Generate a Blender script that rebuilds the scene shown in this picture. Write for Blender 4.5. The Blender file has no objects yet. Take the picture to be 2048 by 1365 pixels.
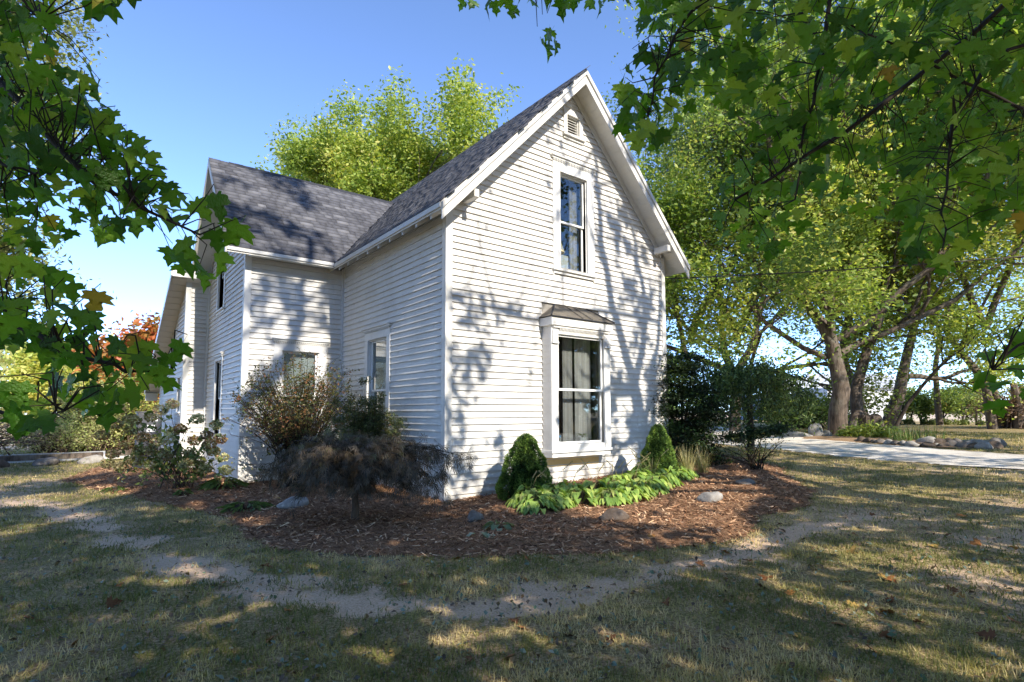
import bpy, math, random
import numpy as np
from mathutils import Vector, Matrix
SC = bpy.context.scene
COL = SC.collection
rng = np.random.default_rng(11)
# ------------------------------------------------------------------ camera
FPX, CX, CY = 1116.0, 1024.0, 738.0
AZ, PITCH, ROLL = math.radians(52.3), math.radians(4.5), 0.003
CAM = np.array([-4.847, -8.089, 1.5])
_f0 = np.array([math.cos(AZ), math.sin(AZ), 0]); _r0 = np.array([math.sin(AZ), -math.cos(AZ), 0]); _u0 = np.array([0, 0, 1.])
FW = _f0*math.cos(PITCH)+_u0*math.sin(PITCH); UP = _u0*math.cos(PITCH)-_f0*math.sin(PITCH)
RT = _r0*math.cos(ROLL)-UP*math.sin(ROLL); UP = UP*math.cos(ROLL)+_r0*math.sin(ROLL)
cd = bpy.data.cameras.new('camera'); cam = bpy.data.objects.new('camera', cd); COL.objects.link(cam)
cd.sensor_width = 36; cd.lens = 36*FPX/2048; cd.shift_y = (CY-682.5)/2048; cd.clip_end = 3000; cd.clip_start = .05
cam.matrix_world = Matrix(((RT[0], UP[0], -FW[0], CAM[0]), (RT[1], UP[1], -FW[1], CAM[1]), (RT[2], UP[2], -FW[2], CAM[2]), (0, 0, 0, 1)))
SC.camera = cam
# ------------------------------------------------------------------ light
SUN = np.array([-.04, -1., .70]); SUN /= np.linalg.norm(SUN)
w = bpy.data.worlds.new('World'); SC.world = w; w.use_nodes = True
nt = w.node_tree; nt.nodes.clear()
sky = nt.nodes.new('ShaderNodeTexSky'); sky.sky_type = 'NISHITA'; sky.sun_disc = False
sky.sun_elevation = math.asin(SUN[2]); sky.sun_rotation = math.atan2(SUN[0], SUN[1])
sky.air_density = .6; sky.dust_density = 0; sky.ozone_density = 3.2; sky.altitude = 3200
bg = nt.nodes.new('ShaderNodeBackground'); bg.inputs[1].default_value = .15
wo = nt.nodes.new('ShaderNodeOutputWorld'); nt.links.new(sky.outputs[0], bg.inputs[0]); nt.links.new(bg.outputs[0], wo.inputs[0])
sl = bpy.data.lights.new('sun', 'SUN'); sl.energy = 2.0; sl.angle = math.radians(.53); sl.color = (1, .92, .79)
so = bpy.data.objects.new('sun', sl); COL.objects.link(so)
so.rotation_euler = Vector(-SUN).to_track_quat('-Z', 'Y').to_euler(); so.location = (-6, -40, 30)
SC.view_settings.view_transform = 'Standard'; SC.view_settings.look = 'None'
SC.view_settings.exposure = 2.05; SC.view_settings.gamma = 1
SC.render.engine = 'CYCLES'
SC.cycles.max_bounces = 7; SC.cycles.transparent_max_bounces = 12; SC.cycles.diffuse_bounces = 4
SC.cycles.use_denoising = True
# ------------------------------------------------------------------ materials
def rgb(c): return (c[0], c[1], c[2], 1)
class M:
    def __init__(s, name, base=(.5, .5, .5), rough=.6, spec=.5, metal=0):
        s.m = bpy.data.materials.new(name); s.m.use_nodes = True; s.t = s.m.node_tree; s.n = s.t.nodes; s.l = s.t.links
        s.b = s.n['Principled BSDF']; s.out = s.n['Material Output']
        s.b.inputs['Base Color'].default_value = rgb(base); s.b.inputs['Roughness'].default_value = rough
        s.b.inputs['Specular IOR Level'].default_value = spec; s.b.inputs['Metallic'].default_value = metal
        s._co = None
    def node(s, t, **k):
        n = s.n.new(t)
        for a, v in k.items(): setattr(n, a, v)
        return n
    def co(s, kind='Object'):
        if s._co is None: s._co = s.node('ShaderNodeTexCoord')
        return s._co.outputs[kind]
    def mapp(s, scale, kind='Object'):
        mp = s.node('ShaderNodeMapping'); s.l.new(s.co(kind), mp.inputs[0]); mp.inputs['Scale'].default_value = scale; return mp.outputs[0]
    def noise(s, scale, detail=4, rough=.6, vec=None, dist=0):
        n = s.node('ShaderNodeTexNoise'); n.inputs['Scale'].default_value = scale; n.inputs['Detail'].default_value = detail
        n.inputs['Roughness'].default_value = rough; n.inputs['Distortion'].default_value = dist
        s.l.new(vec if vec is not None else s.co(), n.inputs['Vector']); return n.outputs['Fac']
    def ramp(s, fac, stops):
        r = s.node('ShaderNodeValToRGB'); e = r.color_ramp.elements
        while len(e) < len(stops): e.new(.5)
        for i, (p, c) in enumerate(stops): e[i].position = p; e[i].color = rgb(c) if not isinstance(c, (int, float)) else (c, c, c, 1)
        s.l.new(fac, r.inputs[0]); return r.outputs[0]
    def mix(s, fac, a, b, mode='MIX'):
        n = s.node('ShaderNodeMix', data_type='RGBA', blend_type=mode)
        if isinstance(fac, (int, float)): n.inputs[0].default_value = fac
        else: s.l.new(fac, n.inputs[0])
        for v, i in ((a, 6), (b, 7)):
            if isinstance(v, tuple): n.inputs[i].default_value = rgb(v)
            else: s.l.new(v, n.inputs[i])
        return n.outputs[2]
    def attr(s, name):
        a = s.node('ShaderNodeAttribute', attribute_name=name); return a.outputs['Fac']
    def objrand(s): return s.node('ShaderNodeObjectInfo').outputs['Random']
    def math(s, op, a, b=0.):
        n = s.node('ShaderNodeMath', operation=op)
        for v, i in ((a, 0), (b, 1)):
            if isinstance(v, (int, float)): n.inputs[i].default_value = v
            else: s.l.new(v, n.inputs[i])
        return n.outputs[0]
    def color(s, c): s.l.new(c, s.b.inputs['Base Color']); return s
    def bump(s, h, strength=.4, dist=.01):
        b = s.node('ShaderNodeBump'); b.inputs['Strength'].default_value = strength; b.inputs['Distance'].default_value = dist
        s.l.new(h, b.inputs['Height']); s.l.new(b.outputs[0], s.b.inputs['Normal']); return s
    def translucent(s, col, fac=.35):
        t = s.node('ShaderNodeBsdfTranslucent'); mx = s.node('ShaderNodeMixShader'); mx.inputs[0].default_value = fac
        if isinstance(col, tuple): t.inputs[0].default_value = rgb(col)
        else: s.l.new(col, t.inputs[0])
        s.l.new(s.b.outputs[0], mx.inputs[1]); s.l.new(t.outputs[0], mx.inputs[2]); s.l.new(mx.outputs[0], s.out.inputs[0]); return s
def paint(name, base, dirt, rough=.55):
    m = M(name, base, rough)
    n1 = m.noise(1.6, 5, .65); n2 = m.noise(14, 4, .7, m.mapp((1, 1, .35)))
    c = m.mix(m.ramp(n1, [(.42, 0.), (.75, .55)]), base, dirt)
    c = m.mix(m.ramp(n2, [(.58, 0.), (.75, .5)]), c, tuple(x*.72 for x in dirt))
    sx = m.node('ShaderNodeSeparateXYZ'); m.l.new(m.co(), sx.inputs[0]); low = m.math('SUBTRACT', .62, m.math('ADD', sx.outputs[2], m.math('MULTIPLY', n2, .55)))
    c = m.mix(m.ramp(low, [(.0, 0.), (.5, .5)]), c, (.40, .36, .30)); c = m.mix(m.math('MULTIPLY', m.objrand(), .16), c, dirt); m.color(c); g = m.noise(60, 3, .6, m.mapp((.12, .12, 2.2))); m.bump(g, .25, .004); return m.m
SIDING = paint('white_siding_paint', (.68, .66, .625), (.50, .475, .43))
TRIM = paint('white_trim_paint', (.70, .695, .68), (.64, .62, .57), .5)
WORN = paint('worn_trim_paint', (.66, .65, .62), (.45, .42, .37))
CREAM = paint('cream_siding_paint', (.68, .62, .47), (.55, .49, .36))
TAN = paint('tan_painted_board', (.80, .58, .24), (.68, .47, .19))
VINYL = M('white_vinyl_sash', (.80, .80, .79), .35).m
def leafmat(name, stops, trans=.35, tcol=1.5, rough=.45, tattr='tint', spots=None, obj=False):
    m = M(name, stops[0][1], rough, .35)
    f = m.attr(tattr)
    if obj: f = m.objrand()
    c = m.ramp(f, stops)
    if spots is not None:
        n = m.noise(22, 3, .6); c = m.mix(m.ramp(n, [(.62, 0.), (.70, 1.)]), c, spots)
    m.color(c)
    tc = m.mix(1.0, c, (tcol, tcol*.98, tcol*.5), 'MULTIPLY')
    m.translucent(tc, trans); return m.m
def bark(name, a, b, sc=1.):
    m = M(name, a, .9, .15)
    n = m.noise(9*sc, 6, .7, m.mapp((1, 1, .22))); n2 = m.noise(1.5, 3, .6)
    c = m.mix(m.ramp(n, [(.35, 0.), (.65, 1.)]), a, b); c = m.mix(m.ramp(n2, [(.5, 0.), (.8, .5)]), c, (.30, .30, .24))
    m.color(c); m.bump(n, .9, .04); return m.m
BARK = bark('grey_brown_bark', (.055, .042, .033), (.19, .15, .12))
BARKD = bark('dark_bark', (.035, .028, .022), (.10, .08, .065))
TWIG = M('brown_twig', (.10, .07, .05), .8, .2).m
TWIGD = M('dark_twig', (.035, .027, .02), .8, .2).m
# ------------------------------------------------------------------ mesh helpers
def make_mesh(name, V, F, mat=None, tint=None, smooth=False, midx=None):
    V = np.asarray(V, np.float32).reshape(-1, 3); F = np.asarray(F, np.int32)
    me = bpy.data.meshes.new(name); n, k = F.shape
    me.vertices.add(len(V)); me.vertices.foreach_set('co', V.ravel())
    me.loops.add(n*k); me.loops.foreach_set('vertex_index', F.ravel())
    me.polygons.add(n); me.polygons.foreach_set('loop_start', np.arange(0, n*k, k, dtype=np.int32))
    if smooth: me.polygons.foreach_set('use_smooth', np.ones(n, bool))
    me.update(calc_edges=True)
    if mat is not None:
        for x in (mat if isinstance(mat, (list, tuple)) else [mat]): me.materials.append(x)
    if midx is not None: me.polygons.foreach_set('material_index', np.asarray(midx, np.int32))
    if tint is not None:
        a = me.attributes.new('tint', 'FLOAT', 'POINT'); a.data.foreach_set('value', np.asarray(tint, np.float32))
    return me
def link(name, me, parent=None, **props):
    o = bpy.data.objects.new(name, me); COL.objects.link(o)
    if parent is not None: o.parent = parent
    for k, v in props.items(): o[k] = v
    return o
def thing(name, label, cat, loc=(0, 0, 0), group=None):
    o = bpy.data.objects.new(name, None); COL.objects.link(o); o.location = tuple(float(v) for v in loc); o['label'] = label; o['category'] = cat
    if group: o['group'] = group
    o.empty_display_size = .2
    return o
def tag(o, label, cat, group=None):
    o['label'] = label; o['category'] = cat
    if group: o['group'] = group
    return o
class MB:
    """collects polygons, builds ONE mesh object"""
    def __init__(s): s.V = []; s.F = []; s.mi = []; s.cur = 0
    def poly(s, pts):
        i = len(s.V); s.V += [tuple(p) for p in pts]; s.F.append(tuple(range(i, i+len(pts)))); s.mi.append(s.cur)
    def hexa(s, b, t):
        """b, t: four bottom and four top points, same winding"""
        i = len(s.V); s.V += [tuple(p) for p in b]+[tuple(p) for p in t]
        for f in ((3, 2, 1, 0), (4, 5, 6, 7), (0, 1, 5, 4), (1, 2, 6, 5), (2, 3, 7, 6), (3, 0, 4, 7)): s.F.append(tuple(i+j for j in f)); s.mi.append(s.cur)
    def box(s, x0, x1, y0, y1, z0, z1, fr=None):
        b = [(x0, y0, z0), (x1, y0, z0), (x1, y1, z0), (x0, y1, z0)]; t = [(x0, y0, z1), (x1, y0, z1), (x1, y1, z1), (x0, y1, z1)]
        if fr: b = [fr(*p) for p in b]; t = [fr(*p) for p in t]
        s.hexa(b, t)
    def bar(s, p, q, wd, ht, up=(0, 0, 1)):
        p, q = Vector(p), Vector(q); d = (q-p).normalized(); a = d.cross(Vector(up)).normalized(); u = a.cross(d).normalized()
        def r(c): return [c-a*wd/2-u*ht/2, c+a*wd/2-u*ht/2, c+a*wd/2+u*ht/2, c-a*wd/2+u*ht/2]
        s.hexa(r(p), r(q))
    def tube(s, pts, rad, k=8, cap=True):
        i0 = len(s.V); n = len(pts); P = [Vector(p) for p in pts]; a = None
        for j in range(n):
            d = (P[min(j+1, n-1)]-P[max(j-1, 0)]).normalized()
            if a is None: a = d.orthogonal().normalized()
            a = (a-d*a.dot(d)).normalized(); b = d.cross(a); r = rad[j] if hasattr(rad, '__len__') else rad
            for q in range(k):
                t = 2*math.pi*q/k; s.V.append(tuple(P[j]+a*math.cos(t)*r+b*math.sin(t)*r))
        for j in range(n-1):
            for q in range(k): s.F.append((i0+j*k+q, i0+j*k+(q+1) % k, i0+(j+1)*k+(q+1) % k, i0+(j+1)*k+q)); s.mi.append(s.cur)
        if cap: s.F.append(tuple(i0+q for q in range(k))[::-1]); s.mi.append(s.cur); s.F.append(tuple(i0+(n-1)*k+q for q in range(k))); s.mi.append(s.cur)
    def build(s, name, mat, parent=None, smooth=False, bevel=0, **props):
        me = bpy.data.meshes.new(name); me.from_pydata(s.V, [], s.F); me.update()
        for x in (mat if isinstance(mat, (list, tuple)) else [mat]): me.materials.append(x)
        if len(me.materials) > 1: me.polygons.foreach_set('material_index', s.mi)
        if smooth: me.polygons.foreach_set('use_smooth', [True]*len(me.polygons))
        o = link(name, me, parent, **props)
        if bevel:
            b = o.modifiers.new('bevel', 'BEVEL'); b.width = bevel; b.segments = 2; b.limit_method = 'ANGLE'
        return o
def tubes_np(polys, k_of=lambda lev: (9, 7, 5, 4, 3, 3, 3)[lev], flare=None):
    """polys: list of (pts Nx3, radii N, level) -> V, F quads"""
    Vs = []; Fs = []; off = 0
    for pts, rad, lev in polys:
        k = k_of(lev); n = len(pts); d = np.gradient(pts, axis=0); d /= np.linalg.norm(d, axis=1)[:, None]+1e-9
        a = np.cross(d, [0.31, .17, .93]); nn = np.linalg.norm(a, axis=1)[:, None]; a = np.where(nn < .05, np.cross(d, [1, 0, 0]), a); a /= np.linalg.norm(a, axis=1)[:, None]; b = np.cross(d, a)
        t = np.arange(k)*2*np.pi/k
        R = np.asarray(rad)[:, None, None]
        v = pts[:, None, :]+R*(a[:, None, :]*np.cos(t)[None, :, None]+b[:, None, :]*np.sin(t)[None, :, None])
        Vs.append(v.reshape(-1, 3)); j, q = np.meshgrid(np.arange(n-1), np.arange(k), indexing='ij')
        f = np.stack([j*k+q, j*k+(q+1) % k, (j+1)*k+(q+1) % k, (j+1)*k+q], -1).reshape(-1, 4)+off
        Fs.append(f); off += n*k
    return np.concatenate(Vs), np.concatenate(Fs)
def nrm(v): return v/(np.linalg.norm(v, axis=-1, keepdims=True)+1e-9)
def leaf_arrays(P, size, rng, upbias=.4, width=.55, droop=0., fold=.25, tint=None, tjit=.09, direction=None, face=None):
    """folded four-point leaves (2 triangles sharing a midrib) at points P"""
    n = len(P); size = np.broadcast_to(size, (n,))*rng.uniform(.55, 1.4, n)
    d = rng.normal(size=(n, 3)); d[:, 2] = d[:, 2]*.6-droop
    if direction is not None: d = d*.5+direction
    d = nrm(d); nn = rng.normal(size=(n, 3)); nn[:, 2] += upbias*2.2
    if face is not None: nn = nn*.55+np.asarray(face)*1.6
    nn -= d*(nn*d).sum(1)[:, None]; nn = nrm(nn); s = np.cross(d, nn)
    L = size[:, None]; W = L*width
    base = P-d*L*.5; tip = P+d*L*.5-nn*L*.12*0; l = P+s*W*.5+nn*W*fold-d*L*.05; r = P-s*W*.5+nn*W*fold-d*L*.05
    V = np.stack([base, l, tip, r], 1).reshape(-1, 3); i = np.arange(n)*4
    F = np.concatenate([np.stack([i, i+1, i+2], 1), np.stack([i, i+2, i+3], 1)])
    if tint is None: tint = rng.uniform(0, 1, n)
    t = np.clip(np.asarray(tint)+rng.normal(size=n)*tjit, 0, 1)
    return V, F, np.repeat(t, 4)
def blades(P, H, Wd, rng, lean=.35, tint=None, tips=1):
    n = len(P); H = np.broadcast_to(H, (n,)); Wd = np.broadcast_to(Wd, (n,)); a = rng.uniform(0, 2*np.pi, n); s = np.stack([np.cos(a), np.sin(a), 0*a], 1)*Wd[:, None]*.5
    b = rng.uniform(0, 2*np.pi, n); q = rng.uniform(.1, 1, n)*lean
    tip = P+np.stack([np.cos(b)*q*H, np.sin(b)*q*H, H*np.sqrt(np.clip(1-q**2, .05, 1))], 1)
    V = np.stack([P-s, P+s, tip], 1).reshape(-1, 3); i = np.arange(n)*3
    if tint is None: tint = rng.uniform(0, 1, n)
    return V, np.stack([i, i+1, i+2], 1), np.repeat(np.clip(tint, 0, 1), 3)
def ss(a, b, t): t = np.clip((t-a)/(b-a), 0, 1); return t*t*(3-2*t)
# value noise for layout
_ng = np.random.default_rng(5).uniform(0, 1, (64, 64))
def vnoise(x, y, s=1.):
    x = np.asarray(x, float)*s+1000; y = np.asarray(y, float)*s+1000; i = np.floor(x).astype(int); j = np.floor(y).astype(int); u = x-i; v = y-j; u = u*u*(3-2*u); v = v*v*(3-2*v)
    g = lambda a, b: _ng[a % 64, b % 64]
    return (g(i, j)*(1-u)+g(i+1, j)*u)*(1-v)+(g(i, j+1)*(1-u)+g(i+1, j+1)*u)*v
def fbm(x, y, s=1., o=4):
    t = 0; a = .5; tot = 0
    for k in range(o): t = t+a*vnoise(x, y, s*2**k); tot += a; a *= .55
    return t/tot
def hgt(x, y):
    x = np.asarray(x, float); y = np.asarray(y, float)
    return .034*np.clip(x, 0, 16)+.14*ss(18, 40, x)+.55*ss(60, 220, x)+.5*ss(60, 220, y)+.035*(fbm(x, y, .35)-.5)
# mulch bed outline in plan
BED = np.array([(-4.7, 10.3), (-5.1, 8.2), (-4.6, 6.2), (-3.9, 3.9), (-3.45, 2.2), (-3.1, .75), (-3.2, -.6), (-3.0, -1.6), (-2.4, -2.45), (-1.7, -3.0), (-.9, -3.55), (0., -4.1), (.9, -4.45), (1.7, -4.4), (2.5, -4.05), (3.6, -4.2), (4.9, -3.75), (6.3, -2.6), (7.5, -1.9), (8.6, -.6), (9.3, .6), (8.4, 1.6), (6.2, 1.8), (6.2, 12), (-4.4, 12.)])
def inpoly(x, y, P):
    x = np.asarray(x, float); y = np.asarray(y, float); c = np.zeros(x.shape, bool); j = len(P)-1
    for i in range(len(P)):
        xi, yi = P[i]; xj, yj = P[j]; c ^= ((yi > y) != (yj > y)) & (x < (xj-xi)*(y-yi)/(yj-yi+1e-12)+xi); j = i
    return c
def seg_dist(x, y, P, closed=False):
    d = np.full(np.shape(x), 1e9); n = len(P)
    for i in range(n if closed else n-1):
        a = P[i]; b = P[(i+1) % n]; ab = b-a; t = np.clip(((x-a[0])*ab[0]+(y-a[1])*ab[1])/(ab@ab), 0, 1)
        d = np.minimum(d, np.hypot(x-a[0]-t*ab[0], y-a[1]-t*ab[1]))
    return d
def bed_h(x, y):
    s = np.where(inpoly(x, y, BED), 1, -1)*seg_dist(x, y, BED, True)+(fbm(x, y, 2.2)-.5)*.35
    return s
PATH = np.array([(-6.8, 6.5), (-5.3, 4.4), (-4.6, 1.6), (-4.15, -.9), (-3.7, -2.1), (-3.35, -2.9), (-2.9, -3.9), (-2.2, -4.45), (-.9, -4.65), (.7, -4.85), (2.2, -4.8), (3.4, -5.0)])
def bare(x, y):
    """0 grass .. 1 bare earth"""
    d = seg_dist(x, y, PATH); wn = fbm(x+7, y, 1.3)
    p = (1-ss(-.04, .50, d-(wn-.5)*1.0))*(.55+.6*ss(.28, .50, fbm(x+3, y+1, 2.6)))
    p2 = ss(.60, .70, fbm(x*.8, y*.8+31, .8))*.7
    p3 = (1-ss(.4, 2.4, np.hypot(x-3.4, (y+5.0)*1.5)+(wn-.5)*1.8))*.6
    p4 = ss(-1.0, 2.5, x-.2*y-1)*ss(.3, 2., -y-4.6+.3*x*0)*(.25+.75*ss(.35, .62, fbm(x+11, y*1.2, .9)))*.75*(x < 14)
    return np.clip(np.maximum(np.maximum(np.maximum(p, p2*.8), p3), p4), 0, 1)
# ------------------------------------------------------------------ ground
def ground_material():
    m = M('lawn_ground', (.1, .1, .05), .95, .1)
    gn = m.noise(1.1, 6, .7); gf = m.noise(38, 4, .75); gm = m.noise(6, 4, .65)
    grass = m.ramp(gf, [(.32, (.07, .062, .024)), (.50, (.25, .215, .085)), (.72, (.56, .46, .25))])
    straw = m.ramp(gf, [(.32, (.12, .075, .04)), (.50, (.44, .30, .175)), (.72, (.76, .57, .37))])
    c = m.mix(m.ramp(m.math('ADD', m.math('MULTIPLY', gn, .55), m.math('MULTIPLY', gm, .45)), [(.42, 0.), (.60, .9)]), grass, straw)
    dirt = m.ramp(m.noise(55, 5, .7), [(.3, (.38, .245, .15)), (.45, (.66, .47, .32)), (.65, (.84, .65, .48))])
    bm = m.math('ADD', m.attr('bare'), m.math('ADD', m.math('MULTIPLY', m.math('SUBTRACT', gm, .5), 1.1), m.math('MULTIPLY', m.math('SUBTRACT', gf, .5), .9)))
    c = m.mix(m.ramp(bm, [(.30, 0.), (.78, .95)]), c, dirt)
    field = m.ramp(m.noise(.5, 5, .7), [(.3, (.50, .38, .24)), (.7, (.68, .56, .42))])
    c = m.mix(m.attr('field'), c, field)
    m.color(c)
    m.bump(m.math('ADD', m.noise(30, 5, .8), m.math('MULTIPLY', m.noise(4, 3, .6), .8)), .8, .04)
    return m.m
def build_ground():
    n = 350; u = np.linspace(-1, 1, n); r = 14*u+1400*u**7
    X, Y = np.meshgrid(r-1.0, r-1.5, indexing='ij'); x = X.ravel(); y = Y.ravel()
    b = bare(x, y)*(np.hypot(x, y) < 25)
    z = hgt(x, y)-.02*b-.05*(bed_h(x, y) > .1)+.012*(fbm(x, y, 3.)-.5)*(np.hypot(x, y) < 40)
    i, j = np.meshgrid(np.arange(n-1), np.arange(n-1), indexing='ij'); a = (i*n+j).ravel()
    me = make_mesh('ground', np.stack([x, y, z], 1), np.stack([a, a+n, a+n+1, a+1], 1), ground_material(), smooth=True)
    at = me.attributes.new('bare', 'FLOAT', 'POINT'); at.data.foreach_set('value', b.astype(np.float32))
    fld = ss(0, 3, x*.97-y*.12-45.5)*1.; fld = np.maximum(fld, ss(0, 4, y-23-.25*x)*(x < 20))
    at = me.attributes.new('field', 'FLOAT', 'POINT'); at.data.foreach_set('value', fld.astype(np.float32))
    link('ground', me, kind='structure')
build_ground()
GRASSM = leafmat('grass_blades', [(0, (.13, .15, .04)), (.35, (.29, .27, .085)), (.6, (.52, .43, .19)), (1, (.80, .62, .36))], .25, 1.3, .6)
def build_grass():
    g = np.random.default_rng(21); N = 560000
    rr = 1.6+30*g.uniform(0, 1, N)**1.9; th = AZ+np.radians(g.uniform(-47, 47, N))
    x = CAM[0]+rr*np.cos(th); y = CAM[1]+rr*np.sin(th)
    dens = .35+.65*ss(.35, .6, fbm(x, y, 2.4)); keep = (g.uniform(0, 1, N) < dens*(1-.93*bare(x, y))) & (bed_h(x, y) < .02)
    keep &= ~((x > -.1) & (x < 6) & (y > -.1)); keep &= ~((x > -2.9) & (y > 4.6) & (x < 6)); keep &= ~drive_mask(x, y, .15)
    x = x[keep]; y = y[keep]; rr = rr[keep]
    P = np.stack([x, y, hgt(x, y)-.008], 1); H = g.uniform(.02, .06, len(x))*(.6+.9*fbm(x, y, 1.7))*(1+rr*.02)
    tint = ss(.38, .68, .5*fbm(x+3, y, .9)+.5*fbm(x, y+9, 4))*.8+g.uniform(-.15, .25, len(x))
    V, F, t = blades(P, H, .0055+.0007*rr, g, .97, tint)
    link('grass', make_mesh('grass', V, F, GRASSM, t), kind='stuff')
DR_N = np.array([(40., 24.), (24., 12.5), (12.6, 3.4), (11.3, .2), (10.4, -2.5), (10., -4.4), (10.0, -6.5), (10.5, -16)])
DR_F = np.array([(14., -16.), (13.1, -6.8), (13.2, -4.6), (14.6, -1.2), (17., 1.9), (22.5, 8.2), (32, 15.5), (50, 26)])
DRIVE = np.concatenate([DR_N, DR_F])
def drive_mask(x, y, grow=0.): return inpoly(x, y, DRIVE) | (seg_dist(x, y, DRIVE, True) < grow)
build_grass()
def sheet(name, P, step, mat, dz, bound, edge=.25, mound=0., rough=0., **props):
    x0, x1, y0, y1 = bound; nx = int((x1-x0)/step); ny = int((y1-y0)/step)
    X, Y = np.meshgrid(np.linspace(x0, x1, nx), np.linspace(y0, y1, ny), indexing='ij'); x = X.ravel(); y = Y.ravel()
    s = np.where(inpoly(x, y, P), 1, -1)*seg_dist(x, y, P, True)+(fbm(x, y, 2.2)-.5)*.35
    z = hgt(x, y)+dz+mound*ss(0, .6, s)-.05*(s < 0)+rough*(fbm(x, y, 6)-.5)*ss(0, .3, s)
    i, j = np.meshgrid(np.arange(nx-1), np.arange(ny-1), indexing='ij'); a = (i*ny+j).ravel()
    F = np.stack([a, a+ny, a+ny+1, a+1], 1); F = F[(s[F] > -.06).all(1)]
    return link(name, make_mesh(name, np.stack([x, y, z], 1), F, mat, smooth=True), **props)
mm = M('bark_mulch', (.1, .06, .04), .95, .1)
mn = mm.noise(70, 6, .8); mm.color(mm.ramp(mn, [(.3, (.08, .042, .024)), (.48, (.29, .16, .09)), (.68, (.55, .35, .21))])); mm.bump(mn, 1., .03)
sheet('mulch_bed', BED, .07, mm.m, .004, (-5.5, 9.8, -4.9, 12), mound=.05, rough=.07, kind='structure')
def mulch_z(x, y): return hgt(x, y)+.004+.05*ss(0, .6, bed_h(x, y))
gm_ = M('gravel_drive', (.5, .48, .45), .95, .15)
gn_ = gm_.noise(45, 6, .85); gc = gm_.ramp(gn_, [(.3, (.58, .51, .43)), (.5, (.80, .73, .64)), (.75, (.90, .85, .77))])
gm_.color(gm_.mix(gm_.ramp(gm_.noise(.9, 4, .6), [(.5, 0.), (.68, .55)]), gc, (.30, .25, .17))); gm_.bump(gn_, 1., .03)
sheet('gravel_driveway', DRIVE, .12, gm_.m, .012, (9.5, 26, -16, 16), mound=.02, rough=.02, kind='structure')
CHIP = M('mulch_chips', (.1, .06, .04), .9, .15); CHIP.color(CHIP.ramp(CHIP.attr('tint'), [(0, (.055, .028, .018)), (.35, (.30, .155, .085)), (.7, (.62, .38, .22)), (1, (.84, .64, .42))]))
def build_chips():
    g = np.random.default_rng(3); N = 150000
    x = g.uniform(-5.4, 9.6, N); y = g.uniform(-4.9, 11, N); d = np.hypot(x-CAM[0], y-CAM[1])
    k = (bed_h(x, y) > -.03) & (g.uniform(0, 1, N) < np.clip(8.5/d, 0, 1)**1.3) & ~((x > 0) & (x < 5.9) & (y > 0)) & ~((x > -2.1) & (y > 4.7) & (x < 6))
    x = x[k]; y = y[k]; n = len(x)
    # stray chips on the lawn beside the bed
    P = np.stack([x, y, mulch_z(x, y)+g.uniform(.0, .028, n)], 1)
    L = g.uniform(.012, .05, n)*(1+.7*(g.uniform(0, 1, n) > .93)); W = g.uniform(.004, .012, n)
    a = g.uniform(0, 2*np.pi, n); el = g.normal(0, .28, n); dd = np.stack([np.cos(a)*np.cos(el), np.sin(a)*np.cos(el), np.sin(el)], 1); s = nrm(np.cross(dd, [0, 0, 1.])+g.normal(size=(n, 3))*.35)
    V = np.stack([P-dd*L[:, None]-s*W[:, None], P+dd*L[:, None]-s*W[:, None]*.6, P+dd*L[:, None]+s*W[:, None]*.6, P-dd*L[:, None]+s*W[:, None]], 1).reshape(-1, 3)
    i = np.arange(n)*4; t = np.clip(g.beta(1.6, 2.6, n), 0, 1)
    link('mulch_chips', make_mesh('mulch_chips', V, np.stack([i, i+1, i+2, i+3], 1), CHIP.m, np.repeat(t, 4)), kind='stuff')
build_chips()
def build_litter():
    g = np.random.default_rng(31); N = 10000
    rr = 1.8+11*g.uniform(0, 1, N)**1.2; th = AZ+np.radians(g.uniform(-46, 46, N)); x = CAM[0]+rr*np.cos(th); y = CAM[1]+rr*np.sin(th)
    k = (bed_h(x, y) < 0) & (fbm(x, y, 1.6) > .40); x = x[k]; y = y[k]
    V, F, t = leaf_arrays(np.stack([x, y, hgt(x, y)+.015], 1), .045, g, 1.2, .6, tint=g.uniform(0, 1, len(x)), fold=.2)
    lm = leafmat('lawn_litter', [(0, (.10, .16, .09)), (.3, (.22, .27, .22)), (.5, (.07, .045, .03)), (.8, (.20, .13, .07)), (1, (.34, .22, .10))], .15)
    link('leaf_litter', make_mesh('leaf_litter', V, F, lm, t), kind='stuff')
build_litter()
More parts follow.
